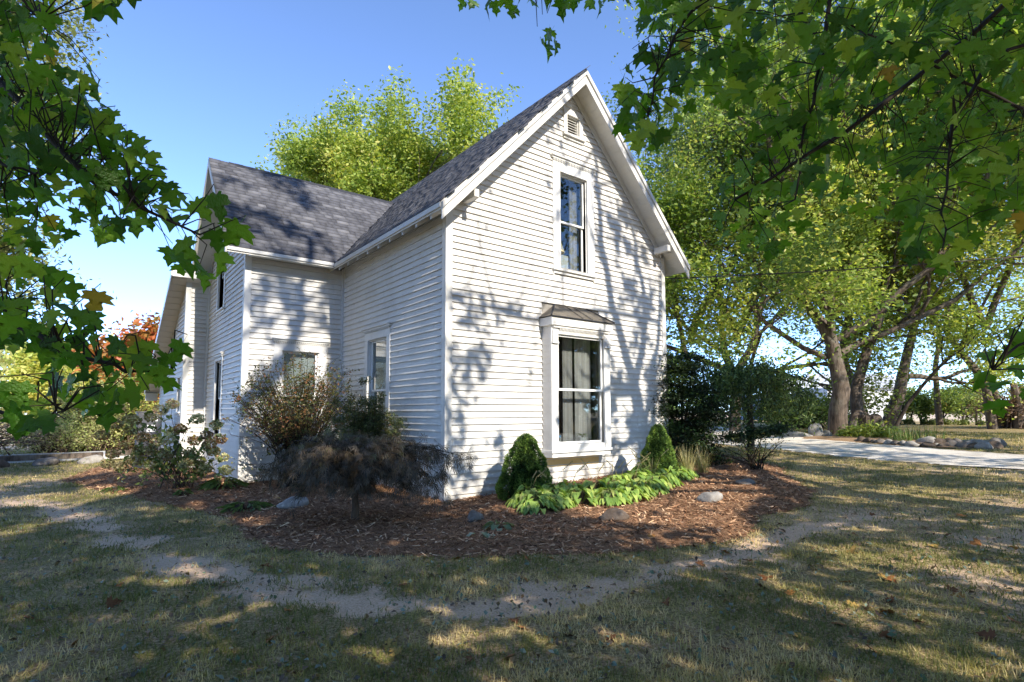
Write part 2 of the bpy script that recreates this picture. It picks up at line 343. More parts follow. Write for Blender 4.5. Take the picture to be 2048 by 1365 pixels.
# ------------------------------------------------------------------ house
FH = thing('farmhouse', 'two storey white clapboard farmhouse with steep gables and dark shingle roof', 'house', (0, 0, 0))
def frA(u, n, z): return (u, -n, z)
def frS(u, n, z): return (-n, u, z)
def frB(u, n, z): return (u, 4.7-n, z)
def frBS(u, n, z): return (-2.15-n, u, z)
def frCF(u, n, z): return (u, 8.9-n, z)
def frC(u, n, z): return (-2.7-n, u, z)
EX = .1165
def siding(fr, urange, z0, z1, holes, mat, objs=True, parent=FH, g=np.random.default_rng(2), skip=(), joint=.5):
    mb = MB(); z = z0; r = 0; flip = fr in (frS, frBS, frC)
    while z < z1:
        zt = min(z+EX+.012, z1); zm = z+EX*.5; a, b = urange(zm); iv = [(a, b)]
        for (h0, h1, hz0, hz1) in holes:
            if hz0 < zm < hz1:
                nv = []
                for (p, q) in iv:
                    if h1 <= p or h0 >= q: nv.append((p, q)); continue
                    if h0 > p: nv.append((p, h0))
                    if h1 < q: nv.append((h1, q))
                iv = nv
        out = []
        for (p, q) in iv:
            if q-p > 2.6 and g.uniform() < joint:
                c = p+(q-p)*g.uniform(.3, .7); out += [(p, c-.002), (c+.002, q)]
            elif q-p > .03: out.append((p, q))
        for (p, q) in out:
            (ab, bb), (at, bt) = urange(z), urange(zt)
            p0 = ab if abs(p-a) < 1e-6 else p; p1 = at if abs(p-a) < 1e-6 else p; q0 = bb if abs(q-b) < 1e-6 else q; q1 = bt if abs(q-b) < 1e-6 else q
            if q1-p1 < .02: p1 = q1 = (p1+q1)/2-.005; q1 += .01
            nb = .037+g.normal()*.0014; dz = g.normal()*.0012
            B = [fr(p0, 0, z+dz), fr(q0, 0, z+dz), fr(q0, nb, z+dz), fr(p0, nb, z+dz)]; T = [fr(p1, 0, zt), fr(q1, 0, zt), fr(q1, .007, zt), fr(p1, .007, zt)]
            tgt = MB() if objs else mb
            if flip: tgt.hexa(B, T)
            else: tgt.hexa(B[::-1], T[::-1])
            if objs: tgt.build('siding_board', mat(z, p, q) if callable(mat) else mat, parent)
        z += EX; r += 1
    if not objs and mb.V: mb.build('siding', mat, parent, kind='stuff')
HOLES_A = [(2.45, 3.55, 4.25, 6.62), (2.12, 3.70, .70, 3.62), (2.76, 3.26, 7.18, 7.72)]
HOLES_S = [(2.12, 3.32, .80, 3.27)]
HOLES_B = [(-1.53, -.40, .80, 3.12)]
HOLES_BS = [(6.80, 7.75, 4.0, 5.95), (6.75, 7.70, .9, 2.93)]
HOLES_C = [(9.15, 9.85, 1.45, 2.55)]
ROOFZ = lambda x: 8.43-1.056*abs(x-2.95)
def uA(z):
    a, b = .09, 5.81
    if z > 5.05: d = (8.16-z)/1.056; a, b = max(a, 2.95-d), min(b, 2.95+d)
    return a, b
ZB = .02
def matA(z, p, q): return SIDING
siding(frA, uA, ZB, 8.1, HOLES_A, SIDING)
siding(frS, lambda z: (.09, 4.62), ZB, 5.05, HOLES_S, SIDING)
siding(frB, lambda z: (-2.06, -.07), ZB-.05, 4.86, HOLES_B, SIDING)
def uBS(z):
    a, b = 4.79, 8.86
    if z > 4.95: d = (7.55-z)/1.108; a, b = max(a, 6.8-d), min(b, 6.8+d)
    return a, b
siding(frBS, uBS, ZB-.05, 7.4, HOLES_BS, SIDING, objs=False)
siding(frCF, lambda z: (-2.62, -2.22), ZB-.05, 5.1, [], SIDING, objs=False)
def uC(z): return 8.99, min(14.3, 8.9+(5.12-z)/.48)
siding(frC, uC, ZB-.05, 5.0, HOLES_C, SIDING, objs=False)
# tan patch of old board colour under the bay
tp = MB(); tp.box(2.16, 3.62, .026, .036, .47, .64, frA); tp.build('tan_board', TAN, FH, label='tan painted board showing below the bay window')
# backing walls (solid slabs with openings)
SHEATH = M('wall_sheathing', (.30, .28, .25), .9).m
def wall(fr, u0, u1, z0, z1, holes, name='wall', top=None, th=.10):
    mb = MB(); zs = sorted({z0, z1, *[h[2] for h in holes], *[h[3] for h in holes]}); eps = .002
    for za, zb in zip(zs[:-1], zs[1:]):
        us = [(u0, u1)]
        for h in holes:
            if h[2] <= za and zb <= h[3]:
                nv = []
                for p, q in us:
                    if h[1] <= p or h[0] >= q: nv.append((p, q)); continue
                    if h[0] > p: nv.append((p, h[0]))
                    if h[1] < q: nv.append((h[1], q))
                us = nv
        for p, q in us: mb.box(p, q, -th, -.001, za, zb, fr)
    if top:   # gable triangle above z1 : (apex u, apex z) with the holes cut as a slot
        au, az_ = top; hs = [h for h in holes if h[2] >= z1-.01]
        mb.poly([fr(u0, -.05, z1), fr(u1, -.05, z1), fr(au, -.05, az_)])
    return mb.build(name, SHEATH, FH)
HA = [(2.62, 3.36, 4.40, 6.40), (2.2, 3.62, .80, 3.05)]
wall(frA, 0, 5.9, -.1, 6.4, HA); mbg = MB()
# wall slab above is wider than the gable slope: build the sloped part separately
bpy.data.objects.remove([o for o in FH.children if o.name.startswith('wall')][-1])
def gable_wall(fr, u0, u1, zE, apexu, apexz, holes, name='wall'):
    mb = MB(); sl = (apexz-zE)/(apexu-u0)
    zs = sorted({-.1, zE, apexz, *[h[2] for h in holes], *[h[3] for h in holes]})
    lo = lambda z: u0 if z <= zE else u0+(z-zE)/sl
    hi = lambda z: u1 if z <= zE else u1-(z-zE)/sl
    for za, zb in zip(zs[:-1], zs[1:]):
        cuts = [h for h in holes if h[2] <= za+1e-6 and zb <= h[3]+1e-6]
        edges = [(lo(za), lo(zb))]
        for h in sorted(cuts): edges += [(h[0], h[0]), (h[1], h[1])]
        edges.append((hi(za), hi(zb)))
        for k in range(0, len(edges), 2):
            (pa, pb), (qa, qb) = edges[k], edges[k+1]
            mb.hexa([fr(pa, -.1, za), fr(qa, -.1, za), fr(qa, -.001, za), fr(pa, -.001, za)], [fr(pb, -.1, zb), fr(qb, -.1, zb), fr(qb, -.001, zb), fr(pb, -.001, zb)])
    return mb.build(name, SHEATH, FH)
gable_wall(frA, 0.001, 5.899, 5.12, 2.95, 8.22, HA+[(2.84, 3.18, 7.26, 7.64)])
wall(frS, .1, 11., -.1, 5.10, [(2.25, 3.19, .92, 3.12)])
wall(frB, -2.15, -.002, -.1, 4.95, [(-1.37, -.56, .92, 2.95)])
gable_wall(frBS, 4.702, 8.898, 4.9, 6.8, 7.25, [(6.92, 7.63, 4.12, 5.83), (6.87, 7.58, 1.0, 2.80)])
wall(frCF, -2.7, -2.252, -.1, 5.1, []); 
wc = MB(); wc.hexa([frC(9.0, -.1, -.1), frC(14.3, -.1, -.1), frC(14.3, 0, -.1), frC(9.0, 0, -.1)], [frC(9.0, -.1, 5.05), frC(14.3, -.1, 2.45), frC(14.3, 0, 2.45), frC(9.0, 0, 5.05)]); wc.build('wall', SHEATH, FH)
wr = MB(); wr.box(5.80, 5.899, .1, 11, -.1, 5.1); wr.build('wall', SIDING, FH)
# ---- corner boards and trims
def board(name, boxes, mat=TRIM, parent=FH, bev=.004, **k):
    mb = MB()
    for b in boxes: mb.box(*b)
    return mb.build(name, mat, parent, bevel=bev, **k)
board('corner_board', [(-.042, .092, -.042, -.001, -.05, 5.12), (-.042, -.001, -.0005, .09, -.05, 5.12)], WORN)
board('corner_board', [(5.808, 5.942, -.042, -.001, 0, 5.12), (5.9005, 5.942, -.0005, .09, 0, 5.12)], WORN)
board('corner_board', [(-2.192, -2.058, 4.658, 4.699, -.1, 4.95), (-2.192, -2.151, 4.6995, 4.79, -.1, 4.95)], TRIM)
board('corner_board', [(-.070, -.034, 4.655, 4.699, -.1, 4.9), (-.030, -.001, 4.60, 4.699, -.1, 4.93)], TRIM)
board('corner_board', [(-2.742, -2.612, 8.858, 8.899, -.1, 5.12), (-2.742, -2.701, 8.8995, 8.99, -.1, 5.12)], TRIM)
board('corner_board', [(-2.222, -2.151, 8.80, 8.899, -.1, 5.2)], TRIM)
# ---- roofs
ROOFD = M('shingle_edge', (.03, .032, .04), .95).m
SOFF = paint('soffit_paint', (.72, .70, .65), (.60, .57, .50))
VSOFF = M('vinyl_soffit', (.62, .57, .47), .6).m
def slab(name, top, th, mats, parent=FH):
    """top: 4 points; vertical thickness th; upper layer roofing, lower faces soffit"""
    mb = MB(); b = [(x, y, z-th) for x, y, z in top]
    mb.cur = 0; mb.poly(top); mb.cur = 1; mb.poly(b[::-1])
    for i in range(4):
        j = (i+1) % 4; mb.cur = 1; mb.poly([b[i], b[j], top[j], top[i]])
    return mb.build(name, mats, parent)
def rz(x): return ROOFZ(x)
Y0 = -.45
slab('roof', [(-.38, Y0, rz(-.38)), (2.95, Y0, rz(2.95)), (2.95, 11.4, rz(2.95)), (-.38, 11.4, rz(-.38))], .13, [ROOFD, SOFF])
slab('roof', [(2.95, Y0, rz(2.95)), (6.28, Y0, rz(6.28)), (6.28, 11.4, rz(6.28)), (2.95, 11.4, rz(2.95))], .13, [ROOFD, SOFF])
zBr = lambda y: 7.70-1.108*abs(y-6.8)
xi = lambda z: 2.95-(8.43-z)/1.056
slab('roof', [(-2.62, 4.3, zBr(4.3)), (xi(zBr(4.3)), 4.3, zBr(4.3)), (xi(7.7), 6.8, 7.7), (-2.62, 6.8, 7.7)], .12, [ROOFD, SOFF])
slab('roof', [(-2.62, 6.8, 7.7), (xi(7.7), 6.8, 7.7), (xi(zBr(9.3)), 9.3, zBr(9.3)), (-2.62, 9.3, zBr(9.3))], .12, [ROOFD, SOFF])
zC = lambda y: 5.27-.48*(y-8.6)
slab('roof', [(-3.1, 8.6, zC(8.6)), (2.9, 8.6, zC(8.6)-.001), (2.9, 14.75, zC(14.75)-.001), (-3.1, 14.75, zC(14.75))], .12, [ROOFD, SOFF])
# rake fascias
def rake(name, p, q, dirn, drop0, drop1, th, mat, parent=FH, plumb=0.):
    """board below the line p-q, thick th along dirn"""
    d = Vector(dirn)*th; p, q = Vector(p), Vector(q); z = Vector((0, 0, 1))
    a = [p-z*drop1, q-z*drop1, q-z*drop1+d, p-z*drop1+d]; b = [p-z*drop0, q-z*drop0, q-z*drop0+d, p-z*drop0+d]
    mb = MB(); mb.hexa(a, b); return mb.build(name, mat, parent, bevel=.004)
for sx in (-1, 1):
    xe = 2.95+sx*3.33; P = (xe, Y0-.002, rz(xe)); Q = (2.95+sx*.001, Y0-.002, 8.43)
    rake('rake_fascia', P, Q, (0, -1, 0), .012, .31, .026, WORN)
    rake('rake_crown', (P[0], Y0-.029, P[2]), (Q[0], Y0-.029, Q[2]), (0, -1, 0), .010, .125, .030, WORN)
    f0 = 2.95+sx*2.86; rake('frieze_board', (f0, -.034, rz(f0)), (2.95+sx*.001, -.034, 8.43), (0, -1, 0), .131, .33, .02, WORN)
    bx_ = 2.95+sx*2.63; lk = MB(); lk.box(bx_-.05, bx_+.05, -.448, -.056, rz(bx_)-.50, rz(bx_)-.36); lk.build('lookout_bracket', WORN, FH, bevel=.01)
    # tongue and groove soffit boards under the rake
    for k in range(30):
        t0 = .12+k*.112
        if t0 > 3.25: break
        xa, xb = 2.95+sx*t0, 2.95+sx*(t0+.106); mb = MB()
        mb.hexa([(xa, Y0+.004, rz(xa)-.139), (xb, Y0+.004, rz(xb)-.139), (xb, -.056, rz(xb)-.139), (xa, -.056, rz(xa)-.139)], [(xa, Y0+.004, rz(xa)-.131), (xb, Y0+.004, rz(xb)-.131), (xb, -.056, rz(xb)-.131), (xa, -.056, rz(xa)-.131)])
        mb.build('soffit_board', SOFF, FH)
# eaves of the main roof
board('eave_fascia', [(-.408, -.382, Y0, 4.28, 4.815, rz(-.38)-.012)], WORN)
for k in range(9):
    y = -.1+k*.52; mb = MB(); mb.hexa([(-.36, y, 4.72), (-.36, y+.05, 4.72), (-.002, y+.05, 4.98), (-.002, y, 4.98)], [(-.36, y, 4.79), (-.36, y+.05, 4.79), (-.002, y+.05, 5.13), (-.002, y, 5.13)]); mb.build('rafter_tail', WORN, FH, bevel=.004)
board('eave_fascia', [(-2.62, xi(zBr(4.3))-.05, 4.272, 4.298, 4.845, zBr(4.3)-.012)], WORN)
mb = MB(); mb.hexa([(-2.15, 4.32, 4.80), (-.42, 4.32, 4.80), (-.42, 4.66, 4.86), (-2.15, 4.66, 4.86)], [(-2.15, 4.32, 4.815), (-.42, 4.32, 4.815), (-.42, 4.66, 4.875), (-2.15, 4.66, 4.875)]); mb.build('eave_soffit', SOFF, FH)
for sy, ye in ((-1, 4.3), (1, 9.3)):
    rake('rake_fascia', (-2.622, ye, zBr(ye)), (-2.622, 6.8+sy*.001, 7.7), (-1, 0, 0), .012, .22, .026, WORN)
    yf = 6.8+sy*2.05; rake('frieze_board', (-2.184, yf, zBr(yf)), (-2.184, 6.8+sy*.001, 7.7), (-1, 0, 0), .121, .30, .02, WORN)
# lean-to roof trims and slatted soffit
board('eave_fascia', [(-3.1, -2.2, 8.572, 8.598, zC(8.6)-.20, zC(8.6)-.01)], TRIM)
rake('rake_fascia', (-3.102, 8.6, zC(8.6)), (-3.102, 14.75, zC(14.75)), (-1, 0, 0), .012, .18, .02, VINYL)
for k in range(46):
    y = 8.62+k*.133
    if y > 14.6: break
    mb = MB(); up = .0 if k % 2 else .012
    mb.hexa([(-3.09, y, zC(y)-.138+up), (-2.745, y, zC(y)-.138+up), (-2.745, y+.127, zC(y+.127)-.138+up), (-3.09, y+.127, zC(y+.127)-.138+up)],
            [(-3.09, y, zC(y)-.121), (-2.745, y, zC(y)-.121), (-2.745, y+.127, zC(y+.127)-.121), (-3.09, y+.127, zC(y+.127)-.121)]); mb.build('soffit_board', VSOFF, FH)
mb = MB(); mb.box(-3.09, -2.745, 14.60, 14.74, zC(14.7)-.40, zC(14.7)-.13); mb.build('boxed_eave', VSOFF, FH)
# side porch on the right
slab('porch_roof', [(5.96, .9, 3.42), (7.35, .9, 2.42), (7.35, 3.6, 2.42), (5.96, 3.6, 3.42)], .09, [ROOFD, SOFF])
rake('porch_fascia', (5.96, .898, 3.42), (7.35, .898, 2.42), (0, -1, 0), .02, .30, .025, TRIM)
board('porch_wall', [(5.96, 7.1, 1.0, 1.05, .1, 2.5)], SIDING)
# ---- shingles
SH = M('asphalt_shingle', (.05, .052, .065), .92, .25)
st = SH.math('ADD', SH.math('MULTIPLY', SH.attr('tint'), .6), SH.math('MULTIPLY', SH.objrand(), .4))
sc_ = SH.ramp(st, [(0, (.045, .046, .056)), (.45, (.08, .082, .096)), (.75, (.12, .122, .138)), (1, (.18, .18, .195))])
SH.color(SH.mix(SH.ramp(SH.noise(160, 2, .8), [(.35, 0.), (.7, .35)]), sc_, (.20, .20, .215))); SH.bump(SH.noise(260, 2, .8), .5, .003)
def shingle_mesh(wd, g):
    """tab in local axes: x along the eave, y up the slope, z normal"""
    h = .205; th = .010; mb = MB()
    mb.hexa([(0, 0, .006), (wd, 0, .006), (wd, h, 0), (0, h, 0)], [(0, 0, .006+th), (wd, 0, .006+th), (wd, h, .006), (0, h, .006)])
    return mb
SHV = []
for k in range(14):
    wd = [.16, .19, .22, .25, .28, .31, .34][k % 7]; mb = shingle_mesh(wd-.003, rng); me = make_mesh('shingle', mb.V, np.array(mb.F), SH.m, np.full(8, rng.uniform(0, 1))); SHV.append((wd, me, np.array(mb.V), np.array(mb.F)))
def shingle_rows(origin, ax, up, slope_len, u_of, expo=.142):
    """yield (variant, position matrix) ; ax along eave, up along slope (unit), u_of(s)->(u0,u1)"""
    nv = ax.cross(up).normalized(); s = -.02; r = 0
    while s < slope_len-.06:
        a, b = u_of(s+.07); u = a-rng.uniform(0, .2)*(r % 2) if False else a
        while u < b-.02:
            k = int(rng.integers(0, len(SHV))); wd = SHV[k][0]
            if u+wd > b+.05: wd_ = [i for i, q in enumerate(SHV) if u+q[0] <= b+.06]; k = wd_[0] if wd_ else 0; wd = SHV[k][0]
            o = origin+ax*u+up*s+nv*(.004+rng.uniform(0, .004))
            yield k, Matrix(((ax.x, up.x, nv.x, o.x), (ax.y, up.y, nv.y, o.y), (ax.z, up.z, nv.z, o.z), (0, 0, 0, 1))), o
            u += wd
        s += expo; r += 1
def joined(items, name='shingles'):
    Vs, Fs, T, off = [], [], [], 0
    for k, mt, o in items:
        v = SHV[k][2]; A = np.array(mt); Vs.append(v@A[:3, :3].T+A[:3, 3]); Fs.append(SHV[k][3]+off); off += 8; T.append(np.full(8, rng.uniform(0, 1)))
    link(name, make_mesh(name, np.concatenate(Vs), np.concatenate(Fs), SH.m, np.concatenate(T)), FH, kind='stuff')
upB = Vector((0, 1, 1.108)).normalized(); LB = 2.5*math.sqrt(1+1.108**2)
def uB(s):
    y = 4.3+s*upB.y; return -2.65, xi(zBr(y))+.02
itB = list(shingle_rows(Vector((0, 4.3, zBr(4.3))), Vector((1, 0, 0)), upB, LB, uB))
itB.sort(key=lambda t: (Vector(CAM)-t[2]).length)
for k, mt, o in itB[:300]:
    ob = link('shingle', SHV[k][1], FH); ob.matrix_local = mt
upA = Vector((1, 0, 1.056)).normalized(); LA = 3.33*math.sqrt(1+1.056**2)
itA = []
for k, mt, o in shingle_rows(Vector((-.38, 0, rz(-.38))), Vector((0, -1, 0)), upA, LA, lambda s: (-11.4, .49)):
    if zBr(o.y) > o.z+.05 and 4.2 < o.y < 9.4: continue
    itA.append((k, mt, o))
joined(itB[300:]+itA)
# ridge caps
def ridgecaps(p, q, a, b, n):
    p, q = Vector(p), Vector(q); d = (q-p)/n; mb = MB()
    for k in range(n):
        s = p+d*k; e = s+d*1.25; lift = Vector((0, 0, .014+(k % 2)*.004)); a_, b_ = Vector(a), Vector(b); t = Vector((0, 0, .012))
        mb.hexa([s+a_+lift, e+a_+lift, e+lift, s+lift], [s+a_+lift+t, e+a_+lift+t, e+lift+t, s+lift+t]); mb.hexa([s+lift, e+lift, e+b_+lift, s+b_+lift], [s+lift+t, e+lift+t, e+b_+lift+t, s+b_+lift+t])
    mb.build('ridge_cap', ROOFD, FH)
ridgecaps((2.95, Y0-.03, 8.43), (2.95, 11.4, 8.43), (-.11, 0, -.116), (.11, 0, -.116), 60)
ridgecaps((-2.2, 6.8, 7.70), (2.2, 6.8, 7.70), (0, -.11, -.122), (0, .11, -.122), 30)
mb = MB(); mb.hexa([(6.28, Y0-.03, rz(6.28)-.005), (6.28, 11.4, rz(6.28)-.005), (2.95, 11.4, 8.425), (2.95, Y0-.03, 8.425)], [(6.31, Y0-.03, rz(6.31)+.03), (6.31, 11.4, rz(6.31)+.03), (2.95, 11.4, 8.455), (2.95, Y0-.03, 8.455)]); mb.build('shingle_course', SH.m, FH)
# ---- windows
GL = M('window_glass', (.8, .85, .85), 0.0); GL.n.remove(GL.b)
_g = GL.node('ShaderNodeBsdfGlossy'); _g.inputs['Roughness'].default_value = .015; _g.inputs[0].default_value = (.9, .93, .95, 1)
_t = GL.node('ShaderNodeBsdfTransparent'); _t.inputs[0].default_value = (.80, .83, .83, 1)
_f = GL.node('ShaderNodeFresnel'); _f.inputs[0].default_value = 1.5
_x = GL.node('ShaderNodeMixShader'); _bf = GL.node('ShaderNodeNewGeometry'); GL.l.new(GL.math('MULTIPLY', GL.math('ADD', _f.outputs[0], .15), GL.math('SUBTRACT', 1., _bf.outputs['Backfacing'])), _x.inputs[0]); GL.l.new(_t.outputs[0], _x.inputs[1]); GL.l.new(_g.outputs[0], _x.inputs[2]); GL.l.new(_x.outputs[0], GL.out.inputs[0])
ROOM = M('room_wall', (.30, .27, .24), .9).m
CURT = M('grey_curtain', (.66, .62, .60), .9).m
BLIND = M('white_blind', (.72, .74, .73), .6).m
def part(name, parent=FH, label=None):
    o = bpy.data.objects.new(name, None); COL.objects.link(o); o.parent = parent; o.empty_display_size = .1
    if label: o['label'] = label
    return o
def window(fr, u0, u1, z0, z1, label, side=.15, head=.20, cornice=True, sill=True, room=True, blind=None, n0=0., curtain=None, deep=.10, split=.5, mat=TRIM, rm=.3, rd=1.5):
    W = part('window', label=label); f = lambda u, n, z: fr(u, n+n0, z); fl = fr in (frS, frBS, frC)
    def B(name, boxes, m, bev=.003):
        mb = MB()
        for b in boxes: mb.box(*b, f)
        return mb.build(name, m, W, bevel=bev)
    a, b = u0+side, u1-side; c, d = z0+.15, z1-head
    B('casing', [(u0, a, .002, .042, z0+.10, d-.001), (b, u1, .002, .042, z0+.10, d-.001), (u0, u1, .002, .044, d, z1-.07)], mat)
    if cornice:
        B('cornice', [(u0-.03, u1+.03, .002, .075, z1-.068, z1-.030), (u0-.05, u1+.05, .002, .105, z1-.028, z1)], mat)
        dn = MB(); n = int((u1-u0)/.045)
        for k in range(n): dn.box(u0+k*.045, u0+k*.045+.024, .046, .072, z1-.105, z1-.0695, f)
        dn.build('dentil_row', WORN, W, kind='stuff')
    B('sill', [(u0-.02, u1+.02, .002, .085, z0+.06, z0+.099), (u0, u1, .002, .045, z0, z0+.058)], mat)
    B('jamb', [(a, a+.02, -deep-.06, .001, z0+.10, d), (b-.02, b, -deep-.06, .001, z0+.10, d), (a+.0205, b-.0205, -deep-.06, .001, d-.02, d), (a+.0205, b-.0205, -deep-.06, .001, z0+.10, z0+.13)], mat, 0)
    A, Bb, Cc, D = a+.021, b-.021, z0+.131, d-.021; mid = Cc+(D-Cc)*split; t = .042
    for nm, (p, q), nn in (('upper_sash', (mid-.02, D), -.045), ('lower_sash', (Cc, mid+.018), -.080)):
        B(nm, [(A, A+t, nn-.03, nn, p, q), (Bb-t, Bb, nn-.03, nn, p, q), (A+t+.0005, Bb-t-.0005, nn-.03, nn, p, p+t), (A+t+.0005, Bb-t-.0005, nn-.03, nn, q-t*.8, q)], VINYL)
        B('pane', [(A+t-.003, Bb-t+.003, nn-.017, nn-.012, p+t-.003, q-t*.8+.003)], GL.m, 0)
    if blind:
        mb = MB(); z = D-.02
        while z > D-blind: mb.box(A+.03, Bb-.03, -.150, -.128, z-.004, z, f); mb.box(A+.03, Bb-.03, -.135, -.132, z-.022, z-.006, f); z -= .026
        mb.build('blind', BLIND, W)
    if curtain:
        for (p, q, zz0) in curtain:
            mb = MB(); n = 26
            for k in range(n):
                ua, ub = p+(q-p)*k/n, p+(q-p)*(k+1)/n; na, nb2 = -.24+.022*math.sin(k*1.7), -.24+.022*math.sin((k+1)*1.7)
                mb.poly([f(ua, na, zz0), f(ub, nb2, zz0), f(ub, nb2, D+.05), f(ua, na, D+.05)])
            mb.build('curtain', CURT, W, smooth=False)
    if room:
        mb = MB(); R0, R1, Z0, Z1 = u0-rm, u1+rm, z0-.6, z1+.2; dp = rd; N0 = -.13
        q = [f(R0, -dp, Z0), f(R1, -dp, Z0), f(R1, -dp, Z1), f(R0, -dp, Z1)]; p = [f(R0, N0, Z0), f(R1, N0, Z0), f(R1, N0, Z1), f(R0, N0, Z1)]
        mb.poly(q)
        for i in range(4): mb.poly([p[i], p[(i+1) % 4], q[(i+1) % 4], q[i]])
        mb.build('room_interior', ROOM, W)
    return W
window(frA, 2.42, 3.58, 4.25, 6.66, 'tall sash window high in the front gable', side=.20, head=.30, deep=.10, curtain=[(3.12, 3.35, 4.3)])
window(frS, 2.09, 3.34, .79, 3.30, 'tall sash window in the shaded side wall', side=.16, head=.26, deep=.14, blind=.55, curtain=[(2.3, 2.95, .9)], rd=.95)
window(frB, -1.555, -.385, .79, 3.15, 'shaded sash window behind the twiggy shrub', side=.18, head=.27, deep=.10, blind=1.6)
window(frBS, 6.76, 7.78, 3.98, 6.02, 'upper window on the far gable wall', side=.13, head=.18)
window(frBS, 6.72, 7.73, .85, 2.98, 'lower window on the far gable wall', side=.13, head=.18, cornice=True)
window(frC, 9.1, 9.9, 1.45, 2.6, 'small white window on the lean-to wall', side=.10, head=.12, cornice=False, rm=.05, rd=.5)
# bay window
BW = part('bay_window', label='tall boxed bay window with metal hip roof on the front gable')
def fb(u, n, z): return (u, -n, z)
def BB(name, boxes, m, bev=.004, par=BW):
    mb = MB()
    for b in boxes: mb.box(*b, fb)
    return mb.build(name, m, par, bevel=bev)
PB = .30
BB('bay_side', [(2.125, 2.145, .003, PB-.03, .80, 3.10), (3.675, 3.695, .003, PB-.03, .80, 3.10)], SIDING, 0)
for sxx, (ua, ub) in ((0, (2.105, 2.124)), (1, (3.696, 3.715))):
    for k in range(19):
        z = .80+k*EX
        mb = MB(); mb.hexa([fb(ua, .036, z), fb(ub, .036, z), fb(ub, PB-.032, z), fb(ua, PB-.032, z)], [fb(ua+(.012 if sxx == 0 else 0), .036, z+EX), fb(ub-(0 if sxx == 0 else .012), .036, z+EX), fb(ub-(0 if sxx == 0 else .012), PB-.032, z+EX), fb(ua+(.012 if sxx == 0 else 0), PB-.032, z+EX)]); mb.build('siding_board', SIDING, BW)
BB('bay_corner_post', [(2.10, 2.27, PB-.029, PB+.012, .80, 3.10)], TRIM); BB('bay_corner_post', [(3.53, 3.70, PB-.029, PB+.012, .80, 3.10)], TRIM)
BB('bay_head', [(2.28, 3.52, PB-.029, PB+.010, 2.99, 3.10)], TRIM); BB('bay_apron', [(2.28, 3.52, PB-.029, PB+.010, .80, .90)], TRIM)
BB('bay_fascia', [(2.06, 3.74, .003, PB+.075, 3.145, 3.30)], TRIM)
BB('bay_bed_mould', [(2.13, 3.67, .003, PB+.05, 3.10, 3.143)], WORN)
dn = MB()
for k in range(34): dn.box(2.30+k*.036, 2.30+k*.036+.019, PB+.0105, PB+.045, 3.065, 3.098, fb)
dn.build('dentil_row', WORN, BW, kind='stuff')
for u in (2.105, 3.535):
    BB('bay_bracket', [(u+.01, u+.15, PB+.0125, PB+.040, 2.84, 3.06), (u+.03, u+.13, PB+.041, PB+.052, 2.88, 3.03), (u, u+.16, PB+.0125, PB+.048, 2.80, 2.835)], TRIM)
BB('bay_sill', [(2.08, 3.72, .003, PB+.035, .745, .798), (2.11, 3.69, .003, PB+.005, .66, .743)], TRIM)
mr = M('aged_metal_roof', (.17, .145, .115), .5, .5, .35); mr.color(mr.ramp(mr.noise(5, 5, .7), [(.35, (.13, .115, .095)), (.6, (.20, .175, .14)), (.8, (.27, .20, .14))]))
e = PB+.10; zt, ze = 3.62, 3.315; mb = MB(); A_, B_, C_, D_ = (2.03, 0, ze), (2.03, e, ze), (3.77, e, ze), (3.77, 0, ze); T0, T1 = (2.46, .01, zt), (3.34, .01, zt)
F_ = lambda t: fb(*t)
mb.poly([F_(B_), F_(C_), F_(T1), F_(T0)]); mb.poly([F_(A_), F_(B_), F_(T0)]); mb.poly([F_(C_), F_(D_), F_(T1)]); mb.poly([F_(A_), F_(D_), F_(C_), F_(B_)]); mb.poly([F_(A_), F_(T0), F_(T1), F_(D_)]); mb.build('bay_roof', mr.m, BW)
for u0_, u1_ in ((2.86, 2.70), (3.12, 2.92)):
    mb = MB(); mb.bar(fb(u0_, e, ze+.014), fb(u1_+.03, .02, zt+.01), .018, .022); mb.build('standing_seam', mr.m, BW)
for p_, q_ in ((B_, T0), (C_, T1)):
    mb = MB(); mb.bar(fb(p_[0], p_[1], p_[2]+.012), fb(q_[0], q_[1], q_[2]+.01), .028, .02); mb.build('hip_flashing', ROOFD, BW)
mb = MB(); mb.box(2.04, 3.76, e-.008, e+.008, ze-.012, ze+.004, fb); mb.build('drip_edge', ROOFD, BW)
def bsash(nm, p, q, nn):
    BB(nm, [(2.281, 2.325, nn-.03, nn, p, q), (3.475, 3.519, nn-.03, nn, p, q), (2.3255, 3.4745, nn-.03, nn, p, p+.045), (2.3255, 3.4745, nn-.03, nn, q-.04, q)], VINYL, .003)
    BB('pane', [(2.322, 3.478, nn-.018, nn-.013, p+.042, q-.037)], GL.m, 0)
bsash('upper_sash', 1.915, 2.989, PB-.035); bsash('lower_sash', .901, 1.955, PB-.072)
mb = MB(); R = [fb(1.2, -.13, .1), fb(4.6, -.13, .1), fb(4.6, -.13, 3.3), fb(1.2, -.13, 3.3)]; Q = [fb(1.2, -2.2, .1), fb(4.6, -2.2, .1), fb(4.6, -2.2, 3.3), fb(1.2, -2.2, 3.3)]; mb.poly(Q)
for i in range(4): mb.poly([R[i], R[(i+1) % 4], Q[(i+1) % 4], Q[i]])
mb.build('room_interior', ROOM, BW)
BB('window_seat', [(2.146, 3.674, -.12, PB-.11, .80, .86)], ROOM)
for (p, q) in ((2.72, 2.98), (3.05, 3.50)):
    mb = MB(); n = 30
    for k in range(n):
        ua, ub = p+(q-p)*k/n, p+(q-p)*(k+1)/n; na, nb2 = -.06+.018*math.sin(k*1.9), -.06+.018*math.sin((k+1)*1.9); mb.poly([fb(ua, na, .9), fb(ub, nb2, .9), fb(ub, nb2, 3.05), fb(ua, na, 3.05)])
    mb.build('curtain', CURT, BW)
